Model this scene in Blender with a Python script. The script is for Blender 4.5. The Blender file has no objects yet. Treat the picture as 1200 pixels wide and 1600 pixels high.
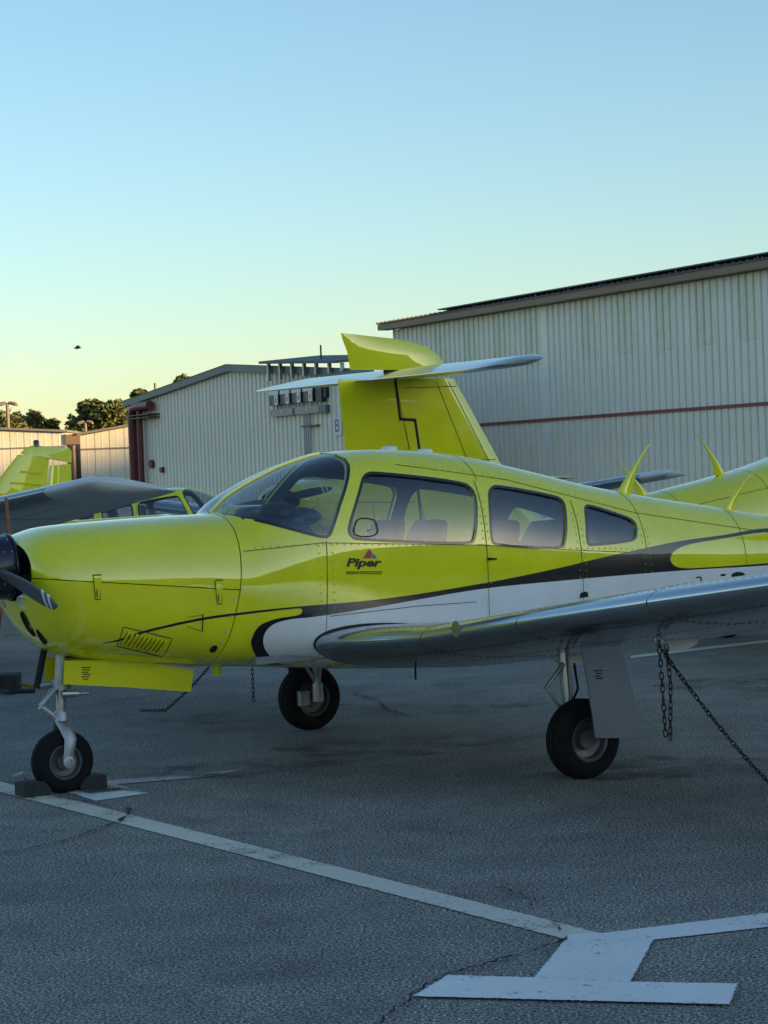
import bpy, bmesh, math, random
from mathutils import Vector, Matrix
random.seed(7)
D = bpy.data
scene = bpy.context.scene
COL = scene.collection
# ---------------------------------------------------------------- camera
camd = D.cameras.new('camera'); cam = D.objects.new('camera', camd); COL.objects.link(cam)
camd.sensor_fit = 'VERTICAL'; camd.sensor_height = 36.0; camd.lens = 36.0*3400/1600
camd.clip_start = .1; camd.clip_end = 5000
_roll, _pitch = .0372, -.0174
_f = Vector((0, math.cos(_pitch), math.sin(_pitch))); _u0 = Vector((0, -math.sin(_pitch), math.cos(_pitch))); _r0 = Vector((1,0,0))
_r = _r0*math.cos(_roll)-_u0*math.sin(_roll); _u = _r0*math.sin(_roll)+_u0*math.cos(_roll)
cam.matrix_world = Matrix(((_r.x,_u.x,-_f.x,0),(_r.y,_u.y,-_f.y,0),(_r.z,_u.z,-_f.z,1.70),(0,0,0,1)))
scene.camera = cam
# ---------------------------------------------------------------- sky, sun, exposure
SUN_AZ, SUN_EL = math.radians(115), math.radians(6.5)     # azimuth clockwise from +Y
world = D.worlds.new('World'); scene.world = world; world.use_nodes = True
nt = world.node_tree; bg = nt.nodes['Background']
sky = nt.nodes.new('ShaderNodeTexSky'); sky.sky_type = 'NISHITA'; sky.sun_disc = False
sky.sun_elevation = SUN_EL; sky.sun_rotation = SUN_AZ; sky.air_density = 1.0; sky.dust_density = .40; sky.ozone_density = 2.4
nt.links.new(sky.outputs[0], bg.inputs[0]); bg.inputs[1].default_value = .15
sund = D.lights.new('sun', 'SUN'); sund.energy = 5.0; sund.angle = math.radians(.5); sund.color = (1.0,.64,.26)
sun = D.objects.new('sun', sund); COL.objects.link(sun)
_s = Vector((math.sin(SUN_AZ)*math.cos(SUN_EL), math.cos(SUN_AZ)*math.cos(SUN_EL), math.sin(SUN_EL)))
sun.rotation_euler = _s.to_track_quat('Z','Y').to_euler(); sun.location = (30,-30,40)
scene.view_settings.view_transform = 'Standard'; scene.view_settings.look = 'None'
scene.view_settings.exposure = 1.1; scene.view_settings.gamma = 1.0
scene.view_settings.use_curve_mapping = False
scene.render.engine = 'CYCLES'

# ---------------------------------------------------------------- materials
def mat(name, col, rough=.5, metal=0.0, coat=0.0, spec=.5, emit=None):
    m = D.materials.new(name); m.use_nodes = True; b = m.node_tree.nodes['Principled BSDF']
    b.inputs['Base Color'].default_value = (*col,1); b.inputs['Roughness'].default_value = rough
    b.inputs['Metallic'].default_value = metal; b.inputs['Coat Weight'].default_value = coat
    b.inputs['Coat Roughness'].default_value = .04; b.inputs['Specular IOR Level'].default_value = spec
    if emit: b.inputs['Emission Color'].default_value = (*emit[:3],1); b.inputs['Emission Strength'].default_value = emit[3]
    return m
def N(m, t, **kw):
    n = m.node_tree.nodes.new(t)
    for k,v in kw.items():
        if k in n.inputs: n.inputs[k].default_value = v
        else: setattr(n,k,v)
    return n
def L(m,a,b): m.node_tree.links.new(a,b)
def noise(m, scale, detail=3, rough=.6, coords='Object', vec=None):
    t = N(m,'ShaderNodeTexNoise'); t.inputs['Scale'].default_value = scale; t.inputs['Detail'].default_value = detail; t.inputs['Roughness'].default_value = rough
    if vec is None:
        c = N(m,'ShaderNodeTexCoord'); vec = c.outputs[coords]
    L(m,vec,t.inputs['Vector']); return t
def ramp(m, fac, stops):
    r = N(m,'ShaderNodeValToRGB'); e = r.color_ramp.elements
    while len(e)<len(stops): e.new(.5)
    for i,(p,c) in enumerate(stops): e[i].position = p; e[i].color = (*c,1) if len(c)==3 else c
    L(m,fac,r.inputs[0]); return r
def mix(m, fac, a, b, mode='MIX'):
    n = N(m,'ShaderNodeMix', data_type='RGBA', blend_type=mode)
    for s,v in ((0,fac),(6,a),(7,b)):
        if hasattr(v,'is_linked') or hasattr(v,'links'): L(m,v,n.inputs[s])
        else: n.inputs[s].default_value = v if s==0 else (*v,1)
    return n.outputs[2]
def bsdf(m): return m.node_tree.nodes['Principled BSDF']
def bump(m, h, strength=.2, dist=.01):
    b = N(m,'ShaderNodeBump'); b.inputs['Strength'].default_value = strength; b.inputs['Distance'].default_value = dist
    L(m,h,b.inputs['Height']); L(m,b.outputs[0],bsdf(m).inputs['Normal'])
def vary(m, col, amt=.12, scale=3.0, rough=None, bumps=None):
    """soft dirt and fading with a shape of its own"""
    n = noise(m, scale, 5, .65)
    lo = tuple(c*(1-amt) for c in col); hi = tuple(min(1,c*(1+amt*.6)) for c in col)
    r = ramp(m, n.outputs[0], [(.3,lo),(.7,hi)]); L(m,r.outputs[0],bsdf(m).inputs['Base Color'])
    if rough:
        rr = N(m,'ShaderNodeMapRange'); rr.inputs['To Min'].default_value, rr.inputs['To Max'].default_value = rough
        L(m,n.outputs[0],rr.inputs[0]); L(m,rr.outputs[0],bsdf(m).inputs['Roughness'])
    if bumps: bump(m, noise(m,bumps[0],2).outputs[0], bumps[1], bumps[2])
    return m
M = {}
YEL = (.86,.80,.001)
M['yellow'] = vary(mat('yellow_paint', YEL, .3, 0, 1.0, .2), YEL, .09, 2.2, (.2,.34), (1.9,.32,.03))
bsdf(M['yellow']).inputs['Coat IOR'].default_value = 1.75; bsdf(M['yellow']).inputs['Coat Roughness'].default_value = .02
M['black'] = mat('black_paint', (.006,.006,.008), .25, 0, .8)
M['white'] = vary(mat('white_paint', (.80,.79,.77), .35, 0, .4), (.80,.79,.77), .08, 4, (.3,.45), (1.8,.12,.03))
M['silver'] = vary(mat('silver_skin', (.44,.47,.50), .25, .85), (.44,.47,.50), .06, 3, (.12,.22), (1.5,.10,.03))
M['tipgrey'] = vary(mat('wing_tip_fibreglass', (.62,.63,.64), .4, 0, .3), (.62,.63,.64), .08, 4, (.3,.45))
M['rim'] = vary(mat('wheel_rim_dull', (.16,.16,.17), .5, .5), (.16,.16,.17), .25, 12)
M['dark'] = mat('dark_recess', (.008,.008,.009), .8)
M['seam'] = mat('seam_dark_sealant', (.05,.055,.008), .7)  # even dark olive colour of panel joints and gap lines
M['spin'] = mat('spinner_black', (.008,.011,.02), .3, 0, .35)
M['rubber'] = vary(mat('rubber', (.011,.011,.012), .8, 0, 0, .2), (.011,.011,.012), .35, 14)
M['steel'] = mat('steel', (.45,.46,.47), .3, .9)
M['castal'] = vary(mat('cast_aluminium', (.42,.43,.44), .45, .7), (.42,.43,.44), .2, 12)
M['blade'] = mat('propeller_grey', (.085,.095,.11), .5, .2)
M['lens'] = mat('clear_lens', (.55,.58,.6), .1, 0, 1)
M['navred'] = mat('navigation_lens_dark', (.03,.035,.035), .1, 0, 1)
M['cabin'] = vary(mat('cabin_trim_grey', (.24,.24,.25), .8), (.24,.24,.25), .2, 5)
M['leather'] = vary(mat('seat_leather_charcoal', (.018,.019,.022), .5), (.018,.019,.022), .2, 8)
M['logored'] = mat('logo_red', (.45,.01,.03), .3, 0, .5)
M['logoblue'] = mat('logo_blue', (.0,.12,.45), .3, 0, .5)
M['rivet'] = mat('rivet_paint', (.60,.64,.02), .35, .0, .6)
g = D.materials.new('window_acrylic'); g.use_nodes = True; gn = g.node_tree; gn.nodes.clear()
o_ = gn.nodes.new('ShaderNodeOutputMaterial'); t_ = gn.nodes.new('ShaderNodeBsdfTransparent'); t_.inputs[0].default_value = (.86,.88,.89,1)
gl = gn.nodes.new('ShaderNodeBsdfGlossy'); gl.inputs['Roughness'].default_value = .02; fr = gn.nodes.new('ShaderNodeFresnel'); ge_ = gn.nodes.new('ShaderNodeNewGeometry'); mr_ = gn.nodes.new('ShaderNodeMapRange'); mr_.inputs['To Min'].default_value = 1.75; mr_.inputs['To Max'].default_value = 1/1.75; gn.links.new(ge_.outputs['Backfacing'],mr_.inputs[0]); gn.links.new(mr_.outputs[0],fr.inputs[0])
mx = gn.nodes.new('ShaderNodeMixShader'); gn.links.new(fr.outputs[0],mx.inputs[0]); gn.links.new(t_.outputs[0],mx.inputs[1]); gn.links.new(gl.outputs[0],mx.inputs[2]); gn.links.new(mx.outputs[0],o_.inputs[0])
M['glass'] = g

# ---------------------------------------------------------------- mesh helpers
class MB:
    """collects vertices and faces for one mesh"""
    def __init__(s): s.v=[]; s.f=[]; s.m=[]; s.cur=0
    def add(s, vs, fs):
        o=len(s.v); s.v+= [tuple(v) for v in vs]; s.f+=[tuple(i+o for i in f) for f in fs]; s.m+=[s.cur]*len(fs); return s
    def box(s, a, b):
        x0,y0,z0=a; x1,y1,z1=b
        return s.add([(x0,y0,z0),(x1,y0,z0),(x1,y1,z0),(x0,y1,z0),(x0,y0,z1),(x1,y0,z1),(x1,y1,z1),(x0,y1,z1)],
                     [(3,2,1,0),(4,5,6,7),(0,1,5,4),(1,2,6,5),(2,3,7,6),(3,0,4,7)])
    def grid(s, rows, closed=False, cap=False):
        n=len(rows[0]); vs=[p for r in rows for p in r]; fs=[]
        for i in range(len(rows)-1):
            for j in range(n if closed else n-1):
                k=(j+1)%n; fs.append((i*n+j,i*n+k,(i+1)*n+k,(i+1)*n+j))
        if cap: fs.append(tuple(range(n-1,-1,-1))); fs.append(tuple((len(rows)-1)*n+j for j in range(n)))
        return s.add(vs,fs)
    def tube(s, pts, r, n=8, cap=True):
        pts=[Vector(p) for p in pts]; rs=r if isinstance(r,(list,tuple)) else [r]*len(pts); rows=[]; up=None
        for i,p in enumerate(pts):
            d=(pts[min(i+1,len(pts)-1)]-pts[max(i-1,0)]).normalized()
            if up is None: up=Vector((0,0,1)) if abs(d.z)<.9 else Vector((1,0,0))
            a=d.cross(up).normalized(); b=a.cross(d).normalized(); up=b
            rows.append([p+(a*math.cos(t)+b*math.sin(t))*rs[i] for t in [2*math.pi*k/n for k in range(n)]])
        return s.grid(rows,True,cap)
    def lathe(s, prof, axis='y', c=(0,0,0), n=32, cap=True):
        """prof: (r, a) pairs, a along the axis"""
        rows=[]
        for r,a in prof:
            row=[]
            for k in range(n):
                t=2*math.pi*k/n; u,w=r*math.cos(t),r*math.sin(t)
                p={'y':(u,a,w),'x':(a,u,w),'z':(u,w,a)}[axis]; row.append((p[0]+c[0],p[1]+c[1],p[2]+c[2]))
            rows.append(row)
        return s.grid(rows,True,cap)
    def prism(s, poly, y0, y1):
        n=len(poly); vs=[(x,y0,z) for x,z in poly]+[(x,y1,z) for x,z in poly]
        return s.add(vs,[tuple(range(n)),tuple(range(2*n-1,n-1,-1))]+[(i,n+i,n+(i+1)%n,(i+1)%n) for i in range(n)])
    def mesh(s, name, mats, smooth=False, angle=40):
        me=D.meshes.new(name); me.from_pydata(s.v,[],s.f)
        for m in (mats if isinstance(mats,(list,tuple)) else [mats]): me.materials.append(M[m] if isinstance(m,str) else m)
        for p,i in zip(me.polygons,s.m): p.material_index=i
        bm=bmesh.new(); bm.from_mesh(me); bmesh.ops.recalc_face_normals(bm,faces=bm.faces); bm.to_mesh(me); bm.free()
        if smooth: shade(me,angle)
        return me
    def build(s, name, mats, parent=None, smooth=False, angle=40):
        return link(name, s.mesh(name,mats,smooth,angle), parent)
def shade(me, angle=40):
    me.polygons.foreach_set('use_smooth',[True]*len(me.polygons))
    me.set_sharp_from_angle(angle=math.radians(angle))
def link(name, me, parent=None):
    o=D.objects.new(name,me); COL.objects.link(o); o.parent=parent; return o
def empty(name, loc=(0,0,0), rz=0):
    o=D.objects.new(name,None); COL.objects.link(o); o.location=loc; o.rotation_euler=(0,0,rz); o.empty_display_size=.2; return o
def tag(o, label, cat, group=None, kind=None):
    if label: o['label']=label
    if cat: o['category']=cat
    if group: o['group']=group
    if kind: o['kind']=kind
    return o
def struct(o): o['kind']='structure'; return o
def copy_tree(o, parent=None, skip=()):
    c=o.copy(); COL.objects.link(c); c.parent=parent
    for ch in list(o.children):
        if ch.name.split('.')[0] not in skip: copy_tree(ch,c,skip)
    return c
def chaikin(p, it=2):
    for _ in range(it):
        q=[]
        for i in range(len(p)):
            a,b=p[i],p[(i+1)%len(p)]
            q.append((a[0]*.75+b[0]*.25,a[1]*.75+b[1]*.25)); q.append((a[0]*.25+b[0]*.75,a[1]*.25+b[1]*.75))
        p=q
    return p
def curve(p, k=4):
    q=[]
    for i in range(len(p)-1):
        a,b,c,d=p[max(0,i-1)],p[i],p[i+1],p[min(len(p)-1,i+2)]
        for j in range(k):
            t=j/k; q.append(tuple(.5*(2*b[n]+(c[n]-a[n])*t+(2*a[n]-5*b[n]+4*c[n]-d[n])*t*t+(3*b[n]-a[n]-3*c[n]+d[n])*t**3) for n in (0,1)))
    return q+[p[-1]]
def bevel(me, w=.01, seg=2):
    bm=bmesh.new(); bm.from_mesh(me); bmesh.ops.bevel(bm,geom=list(bm.edges),offset=w,segments=seg,affect='EDGES',profile=.5); bm.to_mesh(me); bm.free(); return me
# ---------------------------------------------------------------- fuselage shape (x aft, y right, z up; metres)
SEC = [  # x, ztop, zbot, half width, z of max width, top exponent, bottom exponent
 (-.26,1.405,1.075,.345,1.24,2.3,2.2), (-.23,1.428,1.00,.395,1.225,2.3,2.2), (-.18,1.450,.905,.43,1.21,2.3,2.2),
 (-.08,1.477,.80,.462,1.17,2.35,2.3), (.02,1.486,.755,.474,1.15,2.4,2.4), (.26,1.497,.712,.492,1.12,2.5,2.6),
 (.65,1.508,.665,.518,1.08,2.6,2.8), (.89,1.511,.638,.53,1.05,2.6,3.0), (.945,1.515,.634,.534,1.05,2.6,3.0),
 (1.06,1.605,.625,.54,1.04,2.6,3.1), (1.27,1.712,.605,.55,1.03,2.7,3.2), (1.48,1.791,.585,.557,1.01,2.8,3.3),
 (1.70,1.840,.565,.56,1.0,2.8,3.4), (1.96,1.853,.545,.56,.99,2.8,3.4), (2.22,1.842,.53,.56,.98,2.8,3.4),
 (2.585,1.798,.51,.555,.97,2.8,3.4), (3.05,1.70,.51,.53,.95,2.7,3.2), (3.53,1.588,.545,.49,.95,2.6,3.0),
 (4.03,1.496,.60,.43,.98,2.5,2.8), (4.55,1.414,.665,.36,1.0,2.3,2.4), (5.08,1.326,.735,.28,1.02,2.2,2.2),
 (6.3,1.17,.85,.16,1.02,2.1,2.1), (7.48,1.07,.955,.035,1.015,2.0,2.0)]
SECX = [s[0] for s in SEC]
def _slopes(k):
    n=len(SEC); h=[SECX[i+1]-SECX[i] for i in range(n-1)]; d=[(SEC[i+1][k]-SEC[i][k])/h[i] for i in range(n-1)]
    m=[d[0]]
    for i in range(1,n-1):
        if d[i-1]*d[i]<=0: m.append(0.0)
        else:
            w1=2*h[i]+h[i-1]; w2=h[i]+2*h[i-1]; m.append((w1+w2)/(w1/d[i-1]+w2/d[i]))
    m.append(d[-1]); return m
SECM=[None]+[_slopes(k) for k in range(1,7)]
def sec(x):
    x=min(max(x,SECX[0]),SECX[-1]); i=0
    while i<len(SEC)-2 and x>SECX[i+1]: i+=1
    h=SECX[i+1]-SECX[i]; t=(x-SECX[i])/h; out=[]
    for k in range(1,7):
        a,b=SEC[i][k],SEC[i+1][k]; ma,mb=SECM[k][i]*h,SECM[k][i+1]*h
        out.append((2*t**3-3*t**2+1)*a+(t**3-2*t**2+t)*ma+(-2*t**3+3*t**2)*b+(t**3-t**2)*mb)
    return out
def surf_y(x,z,off=0.0):
    """half width of the skin at station x and height z"""
    zt,zb,w,zc,nt,nb=sec(x); zt+=off; zb-=off; w+=off
    if z>=zc: t=min((z-zc)/(zt-zc),1.0); n=nt
    else: t=min((zc-z)/(zc-zb),1.0); n=nb
    return w*max(1-t**n,0.0)**(1/n)
# ---------------------------------------------------------------- airplane parts
def lean(x,z): return x-.105*max(0,min(1,(1.12-z)/.42))+.045*max(0,min(1,(z-1.15)/.35))
def ring(x, n=64, off=0.0, sc=1.0, fn=None):
    zt,zb,w,zc,nt_,nb=sec(x); pts=[]
    for k in range(n):
        t=2*math.pi*(k+.5)/n; c,s=math.cos(t),math.sin(t)
        if s>=0: y=w*math.copysign(abs(c)**(2/nt_),c); z=zc+(zt-zc)*abs(s)**(2/nt_)
        else: y=w*math.copysign(abs(c)**(2/nb),c); z=zc-(zc-zb)*abs(s)**(2/nb)
        d=Vector((0,y/(w*w),(z-zc)/((zt-zc if s>=0 else zc-zb)**2))).normalized()*off
        xx=x
        if fn:
            xx=fn(x,z); r=surf_y(xx,z); y=math.copysign(r,y) if abs(y)>.05 else y
        pts.append((xx,(y+d.y)*sc,zc+(z+d.z-zc)*sc))
    return pts
def span(a,b,step): 
    k=max(1,int(math.ceil((b-a)/step))); return [a+(b-a)*i/k for i in range(k+1)]
def eval_mesh(o):
    dg=bpy.context.evaluated_depsgraph_get(); me=D.meshes.new_from_object(o.evaluated_get(dg)); return me
def boolean(o, cutters, op='DIFFERENCE'):
    for c in cutters:
        m=o.modifiers.new('cut','BOOLEAN'); m.operation=op; m.object=c; m.solver='EXACT'
    me=eval_mesh(o); o.modifiers.clear(); o.data=me; return o
def prism_obj(poly,y0,y1): return MB().prism(poly,y0,y1).build('cutter','dark')
def decal(name, poly, m, parent, side=-1, off=.0016, step=.05):
    bm=bmesh.new(); vs=[bm.verts.new((x,0,z)) for x,z in poly]; f=bm.faces.new(vs); f.normal_update(); bmesh.ops.triangulate(bm,faces=[f],ngon_method='EAR_CLIP')
    xs=[p[0] for p in poly]; zs=[p[1] for p in poly]
    for x in span(min(xs),max(xs),step)[1:-1]: bmesh.ops.bisect_plane(bm,geom=bm.verts[:]+bm.edges[:]+bm.faces[:],plane_co=(x,0,0),plane_no=(1,0,0))
    for z in span(min(zs),max(zs),step*.6)[1:-1]: bmesh.ops.bisect_plane(bm,geom=bm.verts[:]+bm.edges[:]+bm.faces[:],plane_co=(0,0,z),plane_no=(0,0,1))
    for v in bm.verts: v.co.y=side*(surf_y(v.co.x,v.co.z,off))
    for f in bm.faces:
        f.normal_update()
        if f.normal.y*side<0: f.normal_flip()
    me=D.meshes.new(name); bm.to_mesh(me); bm.free(); me.materials.append(M[m]); me.polygons.foreach_set('use_smooth',[True]*len(me.polygons))
    return link(name,me,parent)
def ribbon(name, pts, w, m, parent, side=-1, off=.0012, mb=None):
    fine=[]
    for a,b in zip(pts,pts[1:]):
        k=max(1,int(math.hypot(b[0]-a[0],b[1]-a[1])/.03)); fine+=[(a[0]+(b[0]-a[0])*i/k,a[1]+(b[1]-a[1])*i/k) for i in range(k)]
    fine.append(pts[-1]); own=mb is None; mb=mb or MB(); A,B=[],[]
    for i,p in enumerate(fine):
        q0,q1=fine[max(0,i-1)],fine[min(len(fine)-1,i+1)]; dx,dz=q1[0]-q0[0],q1[1]-q0[1]; l=math.hypot(dx,dz) or 1
        for R,s in ((A,1),(B,-1)):
            x,z=p[0]-dz/l*w/2*s,p[1]+dx/l*w/2*s; R.append((x,side*surf_y(x,z,off),z))
    mb.grid([A,B])
    if own: return mb.build(name,m,parent,True)
def hoop(x, w, mb, zmin=0, off=.0012, fn=None):
    a,b=ring(x-w/2,96,off,1,fn),ring(x+w/2,96,off,1,fn); n=len(a)
    for k in range(n):
        j=(k+1)%n
        if min(a[k][2],a[j][2])>zmin: mb.add([a[k],a[j],b[j],b[k]],[(0,1,2,3)])
def foil(name, secs, m, parent, up, n=14, smooth=True):
    """secs: (leading edge point, trailing edge point, thickness)"""
    up=Vector(up); rows=[]; cs=[.5*(1-math.cos(math.pi*i/n)) for i in range(n+1)]
    for le,te,t in secs:
        le,te=Vector(le),Vector(te); row=[]
        def y(c): return 5*t*(.2969*math.sqrt(c)-.126*c-.3516*c*c+.2843*c**3-.1015*c**4)
        for c in reversed(cs): row.append(le.lerp(te,c)+up*(y(c)+t*.02))
        for c in cs[1:]: row.append(le.lerp(te,c)-up*(y(c)+t*.02))
        rows.append(row)
    return MB().grid(rows,True,True).build(name,m,parent,smooth,50)

WIN = {1:[(1.57,1.40),(1.589,1.349),(1.64,1.332),(2.375,1.271),(2.42,1.299),(2.471,1.535),(2.465,1.592),(2.415,1.636),(1.845,1.713),(1.775,1.706),(1.725,1.66)],
 2:[(2.566,1.555),(2.61,1.598),(2.665,1.606),(3.095,1.528),(3.14,1.500),(3.137,1.455),(3.082,1.244),(3.04,1.211),(2.565,1.252),(2.526,1.29)],
 3:[(3.293,1.439),(3.32,1.461),(3.37,1.457),(3.64,1.374),(3.682,1.342),(3.678,1.302),(3.662,1.255),(3.62,1.231),(3.29,1.219),(3.247,1.229)]}
WS = [(.955,1.507),(1.0,1.484),(1.053,1.468),(1.211,1.416),(1.336,1.377),(1.40,1.360),(1.435,1.357),(1.458,1.372),(1.545,1.529),(1.665,1.71),(1.70,1.765),(1.708,1.80),(1.70,1.83),(1.69,2.05),(.80,2.05),(.80,1.57),(.945,1.524)]
def zsplit(x): return 1.184-.108*x
LEX=[(0,1.34),(.56,1.34),(1.25,1.60),(3.3,1.60),(5.25,1.93),(6,2.06)]; TEX=[(0,3.2),(3.3,3.2),(5.25,3.06),(6,3.0)]
def lerp(tab,y):
    for (a,va),(b,vb) in zip(tab,tab[1:]):
        if y<=b: return va+(vb-va)*(y-a)/(b-a)
    return tab[-1][1]
def zLE(y): return .645+.127*y+.045*max(0,min(1,(1.25-y)/.69))
def zTE(y): return .475+.14*y
def af(y,c,sgn,tk=1.0,cs=1.0):
    """point on the wing at span y, chord fraction c, sgn +1 upper -1 lower"""
    x0,x1=lerp(LEX,y),lerp(TEX,y); xm=(x0*.55+x1*.45); x0=xm+(x0-xm)*cs; x1=xm+(x1-xm)*cs
    ch=x1-x0; t=.126*tk
    yt=5*t*(.2969*math.sqrt(max(c,0))-.126*c-.3516*c*c+.2843*c**3-.1026*c**4)*ch
    z=zLE(y)+(zTE(y)-zLE(y))*c+.06*c*(1-c)*ch*.5
    return (x0+ch*c, z+sgn*yt)
def wing_piece(name, ys, c0, c1, side, m, parent, tks=None, n=12):
    rows=[]
    cs=[c0+(c1-c0)*(.5*(1-math.cos(math.pi*i/n)) if c0==0 else i/n) for i in range(n+1)] if c0==0 else [c0+(c1-c0)*i/n for i in range(n+1)]
    if c0==0: cs=[c1*(i/n)**2 for i in range(n+1)]
    for i,y in enumerate(ys):
        tk,sc=tks[i] if tks else (1,1); row=[]
        for c in reversed(cs): x,z=af(y,c,1,tk,sc); row.append((x,side*y,z))
        for c in (cs[1:] if c0==0 else cs): x,z=af(y,c,-1,tk,sc); row.append((x,side*y,z))
        rows.append(row)
    return MB().grid(rows,True,True).build(name,m,parent,True,45)
def wheel(parent, R, W, c, name='wheel'):
    """tyre with rounded shoulders and tread grooves, rim with hub"""
    t=MB(); r=R*.56; pr=[]
    for a in range(0,181,12):
        th=math.radians(a); ca,sa=math.cos(th),math.sin(th)
        pr.append((r+(R-r)*(abs(sa)**.6), -math.copysign(abs(ca)**.75,ca)*W/2))
    k=len(pr)//2; pr=pr[:k-1]+[(R*.993,-W*.2),(R*.975,-W*.19),(R*.975,-W*.15),(R*.998,-W*.14),(R,-W*.03),(R*.98,-W*.025),(R*.98,W*.025),(R,W*.03),(R*.998,W*.14),(R*.975,W*.15),(R*.975,W*.19),(R*.993,W*.2)]+pr[k+2:]
    w=t.lathe(pr,'y',c,40,False).build(name,'rubber',parent,True,40)
    rm=MB().lathe([(r*1.02,-W*.36),(r*1.0,-W*.44),(r*.93,-W*.45),(r*.86,-W*.40),(r*.80,-W*.18),(r*.5,-W*.12),(r*.42,-W*.34),(r*.2,-W*.36),(.001,-W*.36),(.001,W*.36),(r*.2,W*.36),(r*.42,W*.34),(r*.5,W*.12),(r*.80,W*.18),(r*.86,W*.40),(r*.93,W*.45),(r*1.0,W*.44),(r*1.02,W*.36)],'y',c,28,False)
    rm.build('rim','rim',w,True,35)
    return w

def text_mesh(txt, size, shear=0.0, bold=0.0):
    cu=D.curves.new('text','FONT'); cu.body=txt; cu.size=size; cu.shear=shear; cu.offset=bold; cu.resolution_u=3
    o=D.objects.new('text',cu); COL.objects.link(o); bpy.context.view_layer.update(); me=eval_mesh(o); D.objects.remove(o); return me
def surface_text(name, txt, x, z, width, height, m, parent, slope=0, shear=0, bold=0, side=-1, off=.003):
    me=text_mesh(txt,1.0,shear,bold); xs=[v.co.x for v in me.vertices]; ys=[v.co.y for v in me.vertices]
    bm=bmesh.new(); bm.from_mesh(me)
    sx=width/(max(xs)-min(xs)); sy=height/(max(ys)-min(ys)) if height else sx; x0=min(xs); y0=min(ys)
    for v in bm.verts:
        u,w=(v.co.x-x0)*sx,(v.co.y-y0)*sy; X=x+u; Z=z+w+slope*u; v.co=(X,side*surf_y(X,Z,off),Z)
    bm.to_mesh(me); bm.free(); me.materials.clear(); me.materials.append(M[m]); return link(name,me,parent)

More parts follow.
